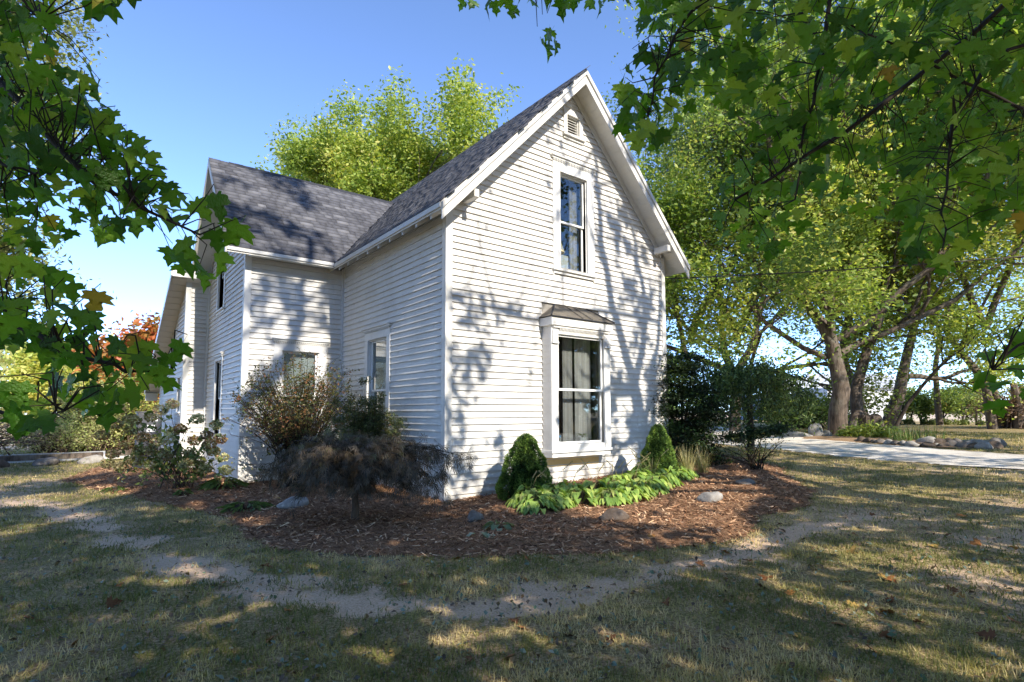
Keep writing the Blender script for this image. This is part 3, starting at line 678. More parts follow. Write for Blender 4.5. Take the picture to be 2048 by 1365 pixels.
# gable louvre vent
VT = part('gable_vent', label='small louvred vent under the gable peak')
def BV(name, boxes, m, bev=.003):
    mb = MB()
    for b in boxes: mb.box(*b, fb)
    return mb.build(name, m, VT, bevel=bev)
BV('vent_casing', [(2.74, 2.84, .002, .045, 7.22, 7.639), (3.18, 3.28, .002, .045, 7.22, 7.639), (2.74, 3.28, .002, .046, 7.64, 7.76)], WORN)
BV('vent_sill', [(2.70, 3.32, .002, .095, 7.165, 7.219), (2.73, 3.29, .002, .05, 7.11, 7.163)], WORN)
BV('vent_jamb', [(2.84, 2.856, -.11, .0, 7.22, 7.64), (3.164, 3.18, -.11, .0, 7.22, 7.64), (2.857, 3.163, -.11, .0, 7.625, 7.64)], WORN, 0)
for k in range(7):
    z = 7.235+k*.056; mb = MB(); mb.hexa([fb(2.857, -.03, z), fb(3.163, -.03, z), fb(3.163, -.085, z+.040), fb(2.857, -.085, z+.040)], [fb(2.857, -.03, z+.012), fb(3.163, -.03, z+.012), fb(3.163, -.085, z+.052), fb(2.857, -.085, z+.052)]); mb.build('louvre', WORN, VT)
BV('vent_back', [(2.857, 3.163, -.109, -.10, 7.22, 7.62)], BARKD, 0)
# potted plant and sticker in the bay
POT = M('white_pot', (.7, .68, .65), .5).m
pp = thing('potted_plant', 'spider plant in a ribbed white pot inside the bay window', 'potted plant', (3.06, -.13, .861))
mb = MB(); k = 20
for i in range(k):
    t0, t1 = 2*math.pi*i/k, 2*math.pi*(i+1)/k; r0 = .075+.004*(i % 2); r1 = .075+.004*((i+1) % 2)
    mb.poly([(.85*r0*math.cos(t0), .85*r0*math.sin(t0), 0), (.85*r1*math.cos(t1), .85*r1*math.sin(t1), 0), (r1*math.cos(t1), r1*math.sin(t1), .15), (r0*math.cos(t0), r0*math.sin(t0), .15)])
mb.poly([(.07*math.cos(2*math.pi*i/k), .07*math.sin(2*math.pi*i/k), .14) for i in range(k)]); mb.build('pot', POT, pp)
PL = leafmat('house_plant_leaf', [(0, (.10, .16, .05)), (1, (.38, .42, .22))], .3)
mb = MB(); g = np.random.default_rng(4)
for i in range(46):
    a = g.uniform(0, 6.28); ln = g.uniform(.14, .27); r = .0; pts = []; u = Vector((math.cos(a), math.sin(a), 0))
    for j in range(5):
        t = j/4; pts.append(u*(ln*.75*t)+Vector((0, 0, .14+ln*(1.25*t-1.15*t*t))))
    s = Vector((-u.y, u.x, 0))*.007
    for j in range(4): w0, w1 = 1-(j/4)**2, 1-((j+1)/4)**2; mb.poly([pts[j]-s*w0, pts[j]+s*w0, pts[j+1]+s*(w1+.05), pts[j+1]-s*(w1+.05)])
mb.build('foliage', PL, pp)
BLU = M('blue_print', (.05, .30, .65), .4).m; WHT = M('white_print', (.8, .82, .85), .4).m
sk = thing('window_sticker', 'small blue and white sticker low in the bay window pane', 'sticker', (2.37, -.205, 1.0))
mb = MB(); mb.cur = 0; mb.poly([(-.035, 0, .03), (.045, 0, .03), (.045, 0, .065), (-.035, 0, .065)]); mb.cur = 1; mb.poly([(-.035, -.0004, -.03), (-.02, -.0004, -.05), (.03, -.0004, -.05), (.045, -.0004, -.03), (.045, -.0004, .028), (.036, -.0004, .028), (.036, -.0004, -.024), (.024, -.0004, -.04), (-.014, -.0004, -.04), (-.026, -.0004, -.024), (-.026, -.0004, .028), (-.035, -.0004, .028)]); mb.build('sticker_print', [BLU, WHT], sk)
# lamp / storage seen in the upper window
LS = M('lamp_shade_cloth', (.62, .52, .32), .8).m
lp = thing('table_lamp', 'cream shaded lamp on a white box inside the upper gable window', 'lamp', (2.76, .28, 4.35))
mb = MB(); mb.tube([(0, 0, .42), (0, 0, .62)], [.20, .13], 16); mb.build('lamp_shade', LS, lp)
mb = MB(); mb.tube([(0, 0, .36), (0, 0, .42)], [.03, .03], 10); mb.build('lamp_base', POT, lp)
wb = MB(); wb.box(-.22, .22, -.15, .15, 0, .36); o = wb.build('storage_box', POT, None); o.location = (2.76, .28, 4.35); tag(o, 'white box standing inside the upper gable window under the lamp', 'box')
# security camera on the lean-to corner
cm = thing('security_camera', 'small white security camera on the lean-to corner board', 'camera', (-2.70, 8.80, 2.95))
CW = M('white_plastic', (.75, .75, .74), .35).m; BK = M('black_plastic', (.02, .02, .02), .3).m
mb = MB(); mb.tube([(0, .05, 0), (-.03, -.02, 0)], [.035, .03], 10); mb.build('mount', CW, cm); mb = MB(); mb.tube([(-.02, 0, -.01), (-.09, -.09, -.05)], [.045, .05], 12); mb.build('camera_body', CW, cm); mb = MB(); mb.tube([(-.09, -.09, -.05), (-.095, -.097, -.053)], [.036, .036], 12); mb.build('lens', BK, cm)
# utility cable
cb = MB(); p, q = Vector((5.97, .6, 4.75)), Vector((22, -11.3, 6.6)); pts = []
for k in range(25):
    t = k/24; v = p.lerp(q, t); v.z -= .55*4*t*(1-t)*.5; pts.append(v)
cb.tube(pts, .014, 6); tag(cb.build('service_cable', BARKD), 'black service cable running from the house to the right past the trees', 'cable')
# heat pump cabinet
AC = thing('heat_pump', 'tall grey outdoor cooling unit beside the lean-to behind the hydrangea', 'outdoor unit', (-3.32, 10.1, 0))
GR = M('grey_enamel', (.075, .078, .095), .45).m; GRD = M('dark_grille', (.05, .05, .06), .6).m
mb = MB(); mb.box(-.30, .26, -.28, .28, .06, 1.52); mb.build('cabinet', GR, AC, bevel=.02)
mb = MB(); mb.box(-.32, .28, -.30, .30, 1.521, 1.56); mb.build('lid', GR, AC, bevel=.01)
mb = MB(); mb.box(-.34, .30, -.32, .32, 0, .058); mb.build('base_pad', M('concrete_pad', (.4, .39, .37), .9).m, AC)
for k in range(9):
    mb = MB(); mb.box(-.24, .20, -.292, -.281, .14+k*.06, .17+k*.06); mb.build('grille_slat', GRD, AC)
for (a, b, c, d) in ((-.02, .16, 1.30, 1.46), (-.08, .10, 1.14, 1.20), (-.08, .12, 1.02, 1.10), (-.14, -.06, .80, .87), (-.14, .0, .90, .93)):
    mb = MB(); mb.box(a, b, -.284, -.2805, c, d); mb.build('sticker', WHT, AC)
for (a, b, c, d) in ((.0, .06, 1.32, 1.44), (.08, .14, 1.32, 1.44), (-.05, .0, 1.04, 1.08), (.04, .09, 1.04, 1.08), (-.06, .08, 1.155, 1.185)):
    mb = MB(); mb.box(a, b, -.286, -.2842, c, d); mb.build('sticker_print', GR, AC)
# ------------------------------------------------------------------ garden plants
def at(px, py, depth): return CAM+(FW+RT*(px-CX)/FPX-UP*(py-CY)/FPX)*depth
def gpt(x, y, dz=0.): return (float(x), float(y), float(mulch_z(x, y) if bed_h(x, y) > 0 else hgt(x, y))+dz)
def foliage(name, P, size, mat, parent, g, **k):
    V, F, t = leaf_arrays(np.asarray(P), size, g, **k); return link(name, make_mesh(name, V, F, mat, t), parent)
LEAF_SHRUB = leafmat('shrub_leaf', [(0, (.045, .065, .025)), (.4, (.11, .14, .045)), (.7, (.19, .15, .06)), (1, (.28, .12, .06))])
LEAF_NAND = leafmat('nandina_leaf', [(0, (.04, .06, .03)), (.6, (.12, .15, .06)), (.9, (.24, .24, .09)), (1, (.2, .09, .05))])
def stems_to(base, tips, g, r0, bow=.2, n=6, lev=3, spread=.12):
    out = []
    for T in tips:
        b = base+np.array([g.normal()*spread, g.normal()*spread, 0]); d = T-b; t = np.linspace(0, 1, n)[:, None]
        p = b+d*t; hor = np.array([d[0], d[1], 0]); p = p-hor*(bow*t*(1-t))*1.0+np.array([0, 0, 1])*np.linalg.norm(hor)*bow*t*(1-t)+g.normal(size=(n, 3))*.012
        p[0] = b; out.append((p, np.linspace(r0, r0*.3, n), lev))
    return out
def twiggy_shrub():
    g = np.random.default_rng(8); c = np.array([-1.33, 3.45, 0.]); c[2] = gpt(*c[:2])[2]
    T = thing('deciduous_shrub', 'big rounded twiggy shrub with thin leaves in front of the shaded window', 'shrub', c)
    tips = []
    for _ in range(190):
        a = g.uniform(0, 2*np.pi); q = np.sqrt(g.uniform(0, 1)); rr = q*1.22; tips.append([rr*math.cos(a)*1.12, rr*math.sin(a)*.75, 2.72*math.sqrt(max(.05, 1-(q*.86)**2))*g.uniform(.72, 1.02)])
    tips = np.array(tips); st = stems_to(np.zeros(3), tips, g, .013, .45, 7, spread=.16); tw = []; A = []
    for p, r, l in st:
        for _ in range(7):
            j = int(g.integers(2, 7)); q = p[j]; d = nrm(g.normal(size=3)+[0, 0, .6])*g.uniform(.10, .38); tw.append((np.stack([q, q+d*.5+g.normal(size=3)*.02, q+d]), np.array([.004, .003, .0015]), 4)); A += [q+d*f for f in (.35, .6, .8, 1)]
        A += list(p[4:])
    V, F = tubes_np(st+tw); link('stems', make_mesh('stems', V, F, TWIGD), T)
    A = np.array(A); A = A[g.uniform(0, 1, len(A)) < np.clip(.15+.42*A[:, 2], .1, 1.)]; A = A[g.uniform(0, 1, len(A)) < .6]; P = np.repeat(A, 4, 0)+g.normal(size=(len(A)*4, 3))*.045
    foliage('foliage', P, .055, LEAF_SHRUB, T, g, width=.5, tint=np.repeat(g.uniform(0, 1, len(A)), 4))
twiggy_shrub()
def nandina():
    g = np.random.default_rng(9); c = np.array([-.74, 1.62, 0.]); c[2] = gpt(*c[:2])[2]
    T = thing('nandina_shrub', 'upright fine leaved shrub in front of the side wall window', 'shrub', c); tips = np.array([[g.normal()*.30, g.normal()*.26, g.uniform(.8, 1.65)] for _ in range(42)]+[[.0, 0, 2.02], [.28, .05, 1.72], [.30, .1, 1.5], [-.3, 0, 1.5], [.5, .1, 1.3]])
    st = stems_to(np.zeros(3), tips, g, .009, .2, 6, spread=.1); tw = []; A = []
    for p, r, l in st:
        for j in range(2, 6):
            for _ in range(5):
                d = nrm(g.normal(size=3)*[1, 1, .4]+[0, 0, .35])*g.uniform(.12, .26)*(1.15-p[j][2]/3.4); tw.append((np.stack([p[j], p[j]+d*.5, p[j]+d-[0, 0, .02]]), np.array([.003, .002, .001]), 4)); A += [p[j]+d*f for f in (.4, .6, .8, 1)]
    V, F = tubes_np(st+tw); link('stems', make_mesh('stems', V, F, TWIG), T)
    A = np.array(A); P = np.repeat(A, 7, 0)+g.normal(size=(len(A)*7, 3))*.035
    foliage('foliage', P, .055, LEAF_NAND, T, g, width=.34, upbias=.7, tint=np.repeat(g.uniform(0, .9, len(A)), 7))
nandina()
def laceleaf_maple():
    g = np.random.default_rng(10); c = np.array([-1.80, -.62, 0.]); c[2] = gpt(*c[:2])[2]-.02
    T = thing('japanese_maple', 'low weeping laceleaf maple with dark reddish leaves on a short trunk', 'tree', c); RTh = np.array([_r0[0], _r0[1], 0]); FH_ = np.array([_f0[0], _f0[1], 0]); Z = np.array([0, 0, 1.])
    tp = np.array([[0, 0, 0], [.01, 0, .2], [-.01, .01, .42], [.0, .0, .62], [-.02, .02, .80]]); V, F = tubes_np([(tp, np.array([.062, .048, .042, .04, .035]), 0)]); link('trunk', make_mesh('trunk', V, F, bark('maple_bark', (.06, .04, .028), (.14, .10, .07)), smooth=True), T)
    br = []; tw = []; A = []; D = []
    for i in range(72):
        a = g.uniform(0, 2*np.pi); u = RTh*math.cos(a)+FH_*math.sin(a); ln = g.uniform(.35, 1.0)*(1.2 if abs(math.cos(a)) > .7 else .8); z0 = .76; top = g.uniform(.82, 1.20); end = min(top-.06, g.uniform(.34, .92)+.20*max(0, -float(u@FH_)))
        if i < 3: u = nrm(RTh+FH_*g.normal()*.12); ln = 1.40+.08*g.normal(); end = .88; top = 1.05
        t = np.linspace(0, 1, 8)[:, None]; z = z0+(top-z0)*np.sin(np.clip(t*1.9, 0, np.pi/2))-(top-end)*np.clip((t-.45)/.55, 0, 1)**1.6
        p = u*ln*t+Z*z+g.normal(size=(8, 3))*.02; p[0] = [0, 0, z0]; br.append((p, np.linspace(.018, .003, 8), 3))
        for j in range(2, 8):
            for _ in range(5):
                d = nrm(u*.8+g.normal(size=3)*.8+Z*(.2 if j < 5 else -.35))*g.uniform(.08, .24); q = p[j]+g.normal(size=3)*.02; e = q+d-Z*.03; tw.append((np.stack([q, (q+e)/2+Z*.015, e]), np.array([.003, .002, .001]), 4)); A.append(e); A.append((q+e)/2); D += [nrm(d-Z*.06)]*2
    V, F = tubes_np(br+tw); link('branches', make_mesh('branches', V, F, TWIGD), T)
    # palmate leaves cut to thin lobes
    A = np.repeat(np.array(A), 2, 0); D = np.repeat(np.array(D), 2, 0); n = len(A); A = A+g.normal(size=(n, 3))*.035; dr = nrm(D*.55+g.normal(size=(n, 3))*.45-Z*.6); nn = g.normal(size=(n, 3))*.6+Z; nn = nrm(nn-dr*(nn*dr).sum(1)[:, None]); sd = np.cross(dr, nn); L = g.uniform(.06, .115, n); Vs = []
    for an, f in ((-62, .75), (-30, 1.0), (0, 1.2), (30, 1.0), (62, .75)):
        an = math.radians(an); e = dr*math.cos(an)+sd*math.sin(an); pw = np.cross(e, nn); l = (L*f)[:, None]; Vs.append(np.stack([A, A+e*l*.5+pw*l*.05, A+e*l-Z*l*.18, A+e*l*.5-pw*l*.05], 1))
    V = np.concatenate(Vs).reshape(-1, 3); i = np.arange(len(V)//4)*4; F = np.stack([i, i+1, i+2, i+3], 1)
    mt = leafmat('laceleaf', [(0, (.040, .046, .040)), (.35, (.088, .082, .066)), (.7, (.165, .125, .09)), (.9, (.24, .15, .085)), (1, (.22, .24, .10))], .25, 1.2, .5)
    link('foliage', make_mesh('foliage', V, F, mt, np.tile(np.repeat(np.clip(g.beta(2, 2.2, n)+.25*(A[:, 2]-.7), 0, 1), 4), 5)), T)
laceleaf_maple()
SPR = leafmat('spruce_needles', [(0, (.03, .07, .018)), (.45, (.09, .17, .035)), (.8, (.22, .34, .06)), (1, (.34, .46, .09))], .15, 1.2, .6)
def dwarf_spruce(x, y, R, H, label, seed, lean=0.):
    g = np.random.default_rng(seed); c = gpt(x, y, -.02); T = thing('dwarf_spruce', label, 'conifer', c, group='cone shaped dwarf spruces against the wall')
    mb = MB(); mb.tube([(0, 0, 0), (0, 0, H*.9)], [.03, .008], 6); mb.build('trunk', BARKD, T)
    n = 24000; z = g.beta(1.0, 1.55, n)*1.; a = g.uniform(0, 2*np.pi, n); lump = .72+.34*vnoise(a*2.4+seed*7, z*7+a*.3)+.24*vnoise(a*6+seed, z*15); prof = np.where(z < .16, .80+.2*(z/.16), 1.0)*np.power(np.clip(1-z, 0, 1), .52)*1.02
    r = R*prof*lump*(1-.10*g.uniform(0, 1, n)**2); P = np.stack([r*np.cos(a)+lean*z, r*np.sin(a), z*H+.03], 1)
    out = nrm(np.stack([np.cos(a), np.sin(a), .55+0*a], 1)); V, F, t = leaf_arrays(P, .046, g, width=.24, direction=out*1.1, tint=np.clip((lump-.80)*2.2, 0, 1), tjit=.16); link('needles', make_mesh('needles', V, F, SPR, t), T)  # outer lumps tinted lighter than hollows, as highlights and new growth
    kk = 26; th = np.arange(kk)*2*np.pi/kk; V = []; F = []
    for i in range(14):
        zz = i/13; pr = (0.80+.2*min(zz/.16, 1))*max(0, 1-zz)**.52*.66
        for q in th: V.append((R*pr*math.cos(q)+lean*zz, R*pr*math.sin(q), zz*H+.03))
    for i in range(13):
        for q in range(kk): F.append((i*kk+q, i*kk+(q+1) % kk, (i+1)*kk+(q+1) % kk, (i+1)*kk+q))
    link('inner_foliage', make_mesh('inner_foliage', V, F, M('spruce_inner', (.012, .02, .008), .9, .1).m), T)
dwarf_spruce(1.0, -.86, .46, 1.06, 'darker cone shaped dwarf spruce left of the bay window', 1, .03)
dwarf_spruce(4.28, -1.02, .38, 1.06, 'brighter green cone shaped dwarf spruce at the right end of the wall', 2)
HOS = leafmat('hosta_leaf', [(0, (.10, .20, .05)), (.5, (.28, .42, .09)), (.8, (.48, .58, .14)), (.95, (.36, .38, .12)), (1, (.34, .22, .10))], .3, 1.3, .42)
def big_leaf_clump(name, label, cat, x, y, R, H, n, L, W, mat, seed, group=None, dirn=None, droop=.9, tint=None, fl=0):
    g = np.random.default_rng(seed); c = gpt(x, y, -.01); T = thing(name, label, cat, c, group); V = []; F = []; t = []; mbs = MB()
    for i in range(n):
        a = g.uniform(0, 2*np.pi); rr = R*g.uniform(.15, 1)**.7; u = np.array([math.cos(a), math.sin(a), 0]); h = H*(1-.75*(rr/R)**1.5)*g.uniform(.75, 1.1); base = u*rr*.75+[0, 0, h]; l = L*g.uniform(.7, 1.2); s = np.array([-u[1], u[0], 0])*W*g.uniform(.8, 1.15)*.5; s = s+g.normal(size=3)*W*.08
        pts = [base+u*l*f+np.array([0, 0, .25*l*f-droop*l*f*f]) for f in (0, .28, .62, 1)]; b = len(V)
        for f, wd in zip(pts, (.25, 1, .82, .04)):
            V += [f-s*wd+[0, 0, .012*wd], f-[0, 0, .008*wd], f+s*wd+[0, 0, .012*wd]]
        tv = float(np.clip(g.beta(2.2, 2.2) if tint is None else tint+g.normal()*.1, 0, 1)); t += [tv]*12
        for k in range(3): F += [(b+3*k, b+3*k+1, b+3*k+4, b+3*k+3), (b+3*k+1, b+3*k+2, b+3*k+5, b+3*k+4)]
        mbs.tube([tuple(u*rr*.15), tuple(base)], [.004, .003], 3, False)
    link('leaves', make_mesh('leaves', V, F, mat, t), T); mbs.build('stalks', TWIG, T)
    if fl:
        m2 = MB()
        for i in range(fl):
            a = g.uniform(0, 6.28); u = Vector((math.cos(a), math.sin(a), 0)); ln = g.uniform(.3, .62); m2.tube([(0, 0, H*.5), tuple(u*ln*.25+Vector((0, 0, H*.5+ln*.6))), tuple(u*ln*.6+Vector((0, 0, H*.5+ln*.85)))], [.0035, .0028, .0018], 3, False)
            for q in range(7): e = u*ln*(.3+.045*q)+Vector((0, 0, H*.5+ln*(.62+.035*q))); m2.box(e.x-.005, e.x+.005, e.y-.005, e.y+.005, e.z-.012, e.z+.012)
        m2.build('flower_stems', STRAW, T)
STRAW = leafmat('straw_stems', [(0, (.38, .33, .16)), (1, (.55, .46, .25))], .2)
ORD = ['first', 'second', 'third', 'fourth', 'fifth', 'sixth', 'seventh', 'eighth', 'ninth', 'tenth', 'eleventh', 'twelfth', 'thirteenth', 'fourteenth', 'fifteenth', 'sixteenth', 'seventeenth']
g0 = np.random.default_rng(77); xs = np.linspace(.50, 4.75, 12)
for i, x in enumerate(xs):
    for row in range(2):
        lab = ('%s green hosta from the left in the %s row below the bay window' % (ORD[i], 'back' if row else 'front'))
        yy = -1.78-.10*math.sin(i*.7)+(.42 if row else 0.)+g0.normal()*.05+(.06*i if i > 8 else 0)-(.25 if 3 <= i <= 6 else 0); xx = x+(.16 if row else 0)
        big_leaf_clump('hosta', lab, 'hosta', xx, yy, .34, .26+.07*row, 105, .135, .088, HOS, 100+i*2+row, 'hostas massed along the front wall', fl=2 if row else 0)
VAR = leafmat('pale_edged_leaf', [(0, (.10, .17, .08)), (.5, (.22, .28, .16)), (1, (.52, .54, .38))], .3)
big_leaf_clump('hosta', 'small pale edged hosta in the mulch left of the oval rock', 'hosta', -.62, -2.35, .20, .10, 12, .16, .08, VAR, 301)
big_leaf_clump('hosta', 'small yellow green hosta nearest the lawn in the front mulch', 'hosta', -1.05, -2.55, .14, .07, 7, .14, .07, VAR, 302)
FRN = leafmat('fern_leaf', [(0, (.06, .11, .03)), (1, (.20, .28, .07))], .3)
big_leaf_clump('groundcover_plant', 'low bright green ferny plant left of the laceleaf maple', 'ground plant', -2.75, 1.35, .50, .10, 160, .10, .022, FRN, 303, droop=.5)
big_leaf_clump('groundcover_plant', 'low green plant at the house corner behind the twiggy shrub', 'ground plant', -2.55, 4.1, .42, .20, 130, .22, .03, FRN, 304, droop=.6)
big_leaf_clump('groundcover_plant', 'tiny bright green sprout in the mulch left of the hydrangea', 'ground plant', -4.25, 5.3, .22, .10, 45, .12, .03, FRN, 305, droop=.5)
big_leaf_clump('groundcover_plant', 'small round green sprout in front of the hydrangea', 'ground plant', -3.3, 3.6, .15, .12, 40, .08, .04, FRN, 306, droop=.5)
def grass_tuft(x, y, label, seed, H=.55, n=210, R=.22, droop=.5):
    g = np.random.default_rng(seed); T = thing('ornamental_grass', label, 'ornamental grass', gpt(x, y), 'dry spiky grasses by the wall corner'); V = []; F = []; t = []
    for i in range(n):
        a = g.uniform(0, 6.28); u = np.array([math.cos(a), math.sin(a), 0]); b0 = u*R*g.uniform(0, .5); h = H*g.uniform(.5, 1.15); sp = g.uniform(.1, .75)*h*.7; s = np.array([-u[1], u[0], 0])*.004; b = len(V)
        for k in range(5):
            f = k/4; p = b0+u*sp*f**1.5+[0, 0, h*(f-droop*.55*f**3*sp/h)]; V += [p-s*(1-f*.8), p+s*(1-f*.8)]
        t += [float(g.uniform())]*10
        for k in range(4): F.append((b+2*k, b+2*k+1, b+2*k+3, b+2*k+2))
    link('blades', make_mesh('blades', V, F, leafmat('dry_grass', [(0, (.20, .22, .07)), (.5, (.40, .36, .16)), (1, (.58, .48, .28))], .3), t), T)
grass_tuft(4.75, -1.35, 'dry straw coloured grass beside the bright green dwarf spruce', 41, .62); grass_tuft(5.55, -1.15, 'arching straw coloured grass nearest the dark yew', 42, .60, 160, .3, 1.2); grass_tuft(3.7, -1.3, 'thin dry grass left of the bright green dwarf spruce', 43, .45, 90)
def rock(name, label, x, y, sx, sy, sz, rot, seed, mat, sink=.25, group=None, z=None, cat='rock', sub=3):
    import bmesh
    bm = bmesh.new(); bmesh.ops.create_icosphere(bm, subdivisions=sub, radius=1); g = np.random.default_rng(seed); off = g.uniform(0, 50, 3); V = np.array([v.co for v in bm.verts])
    for k in range(9):
        d = nrm(g.normal(size=3)); d[2] = abs(d[2])*.8; d = nrm(d); c = g.uniform(.50, .80); ov = np.clip(V@d-c, 0, None); V -= ov[:, None]*d*.9
    n = 1+.16*(fbm(V[:, 0]+off[0]+V[:, 2], V[:, 1]+off[1]-V[:, 2]*.7, 1.8)-.5)*2+.05*(fbm(V[:, 0]*3+off[2], V[:, 1]*3+V[:, 2]*2, 3)-.5); V *= n[:, None]
    F = np.array([[v.index for v in f.verts] for f in bm.faces]); bm.free(); V *= [sx, sy, sz]
    c_, s_ = math.cos(rot), math.sin(rot); V = V@np.array([[c_, s_, 0], [-s_, c_, 0], [0, 0, 1]]); o = link(name, make_mesh(name, V, F, mat, smooth=False)); zz = (gpt(x, y)[2] if z is None else z)+sz*(1-2*sink)
    o.location = (x, y, zz); tag(o, label, cat, group); return o
def stone(name, a, b, c):
    m = M(name, a, .9, .2); n = m.noise(6, 6, .7); m.color(m.mix(m.ramp(m.noise(40, 4, .7), [(.4, 0.), (.7, .5)]), m.ramp(n, [(.35, a), (.55, b), (.7, c)]), a)); m.bump(n, .7, .03); return m.m
ST1 = stone('grey_fieldstone', (.13, .11, .095), (.20, .18, .16), (.29, .27, .24)); ST2 = stone('brown_fieldstone', (.08, .06, .045), (.13, .10, .08), (.20, .17, .14)); ST3 = stone('pale_fieldstone', (.24, .22, .20), (.34, .32, .29), (.44, .42, .39))
rock('garden_rock', 'grey angular rock half sunk in the mulch right of the laceleaf maple', -.55, -1.72, .18, .12, .10, .3, 1, ST1)
rock('garden_rock', 'brown oval rock lying in front of the hostas', .80, -2.98, .21, .12, .115, -.75, 2, ST2)
rock('garden_rock', 'large pale grey rock right of the hostas', 2.80, -3.10, .19, .16, .12, -.9, 3, ST3)
rock('garden_rock', 'flat grey rock farthest right in the mulch', 4.70, -2.62, .20, .14, .07, -.6, 4, ST1)
rock('garden_rock', 'whitish rock under the left side of the laceleaf maple', -2.15, 1.0, .26, .2, .13, .3, 5, ST3)
# hydrangea with drying flower heads
HYD = leafmat('hydrangea_leaf', [(0, (.08, .12, .045)), (.5, (.18, .25, .07)), (.8, (.36, .36, .12)), (1, (.55, .48, .09))], .3)
HF = leafmat('hydrangea_flower', [(0, (.24, .12, .06)), (.25, (.26, .21, .11)), (.55, (.46, .46, .22)), (.85, (.66, .64, .36)), (1, (.58, .36, .22))], .25, 1.2, .7)
def hydrangea():
    g = np.random.default_rng(12); c = np.array([-3.25, 4.6, 0.]); c[2] = gpt(*c[:2])[2]; T = thing('hydrangea', 'open hydrangea bush with drying green, cream and brown flower heads', 'shrub', c)
    dep = float((c-CAM)@FW); px = [(205, 868, .2), (225, 905, .25), (232, 845, .3), (262, 858, .3), (240, 815, .3), (213, 820, .1), (262, 835, .4), (322, 817, .9), (344, 806, .9), (302, 782+50, .35), (268, 838, .3), (345, 862, .55), (335, 875, .75), (361, 855, .15), (395, 835, .7), (388, 878, .05), (414, 868, .1), (431, 848, .6), (440, 876, .1), (428, 900, .8), (445, 912, .7), (397, 918, .45), (300, 898, .35), (302, 926, .75), (268, 918, .3), (285, 872, .2), (252, 888, .2), (452, 938, .6), (365, 905, .5), (330, 910, .3), (215, 925, .3), (240, 930, .3), (410, 935, .5), (372, 925, .35), (385, 905, .4), (315, 880, .9), (278, 900, .4), (420, 885, .2)]
    tips = []; ts = []
    for x, y, tt in px:
        p = at(x, y+3, dep+g.normal()*.35)-c; p[2] = max(p[2], .25); tips.append(p); ts.append(tt)
    tips = np.array(tips); st = stems_to(np.zeros(3), tips, g, .010, .3, 7, spread=.10); V, F = tubes_np(st); link('stems', make_mesh('stems', V, F, TWIG), T)
    for p, tt in zip(tips, ts):
        n = 230; d = nrm(g.normal(size=(n, 3))); P = p+d*[.125, .125, .095]*g.uniform(.72, 1.05, n)[:, None]
        V, F, t = leaf_arrays(P, .042, g, width=.8, upbias=0, direction=None, tint=np.full(n, tt), tjit=.13, fold=.12); link('flower_head', make_mesh('flower_head', V, F, HF, t), T)
    A = []
    for p, r, l in st:
        for j in range(3, 7):
            for _ in range(2): A.append(p[j]+nrm(g.normal(size=3))*.07)
    foliage('foliage', np.repeat(np.array(A), 2, 0)+g.normal(size=(2*len(A), 3))*.04, .125, HYD, T, g, width=.6, droop=.9, tint=np.repeat(g.beta(1.5, 2.2, len(A)), 2), fold=.3)
    low = np.repeat(np.array([[g.normal()*.55, g.normal()*.4, g.uniform(.1, .6)] for _ in range(110)]), 3, 0); foliage('foliage', low+g.normal(size=low.shape)*.05, .07, HYD, T, g, width=.5, droop=.5)
hydrangea()
def W2(px, py, dist):
    d = FW+RT*(px-CX)/FPX-UP*(py-CY)/FPX; return CAM+d/np.hypot(d[0], d[1])*dist
def sapling():
    g = np.random.default_rng(14); c = np.array([6.6, -1.75, 0.]); c[2] = gpt(*c[:2])[2]; T = thing('young_shrub', 'small sparse leafy shrub with bare stems in the right mulch bed', 'shrub', c)
    tips = np.array([[g.normal()*.42, g.normal()*.42, g.uniform(.25, .78)] for _ in range(24)]); st = stems_to(np.zeros(3), tips, g, .016, .3, 6, spread=.05); V, F = tubes_np(st); link('stems', make_mesh('stems', V, F, TWIGD), T)
    A = np.concatenate([p[3:] for p, r, l in st]); foliage('foliage', np.repeat(A, 9, 0)+g.normal(size=(len(A)*9, 3))*.09, .05, LEAF_SHRUB, T, g, width=.55, tint=np.full(len(A)*9, .4), upbias=.8)
sapling()
tagm = MB(); tagm.tube([(0, 0, 0), (0, 0, .62)], [.012, .010], 6); o = tagm.build('plant_stake', BARKD); o.location = gpt(6.75, -1.62); tag(o, 'thin dark stake standing in the sparse shrub at the right bed', 'stake')
YEW = leafmat('yew_needles', [(0, (.010, .018, .008)), (.45, (.035, .065, .02)), (.8, (.11, .19, .04)), (1, (.2, .30, .06))], .12, 1.2, .55)
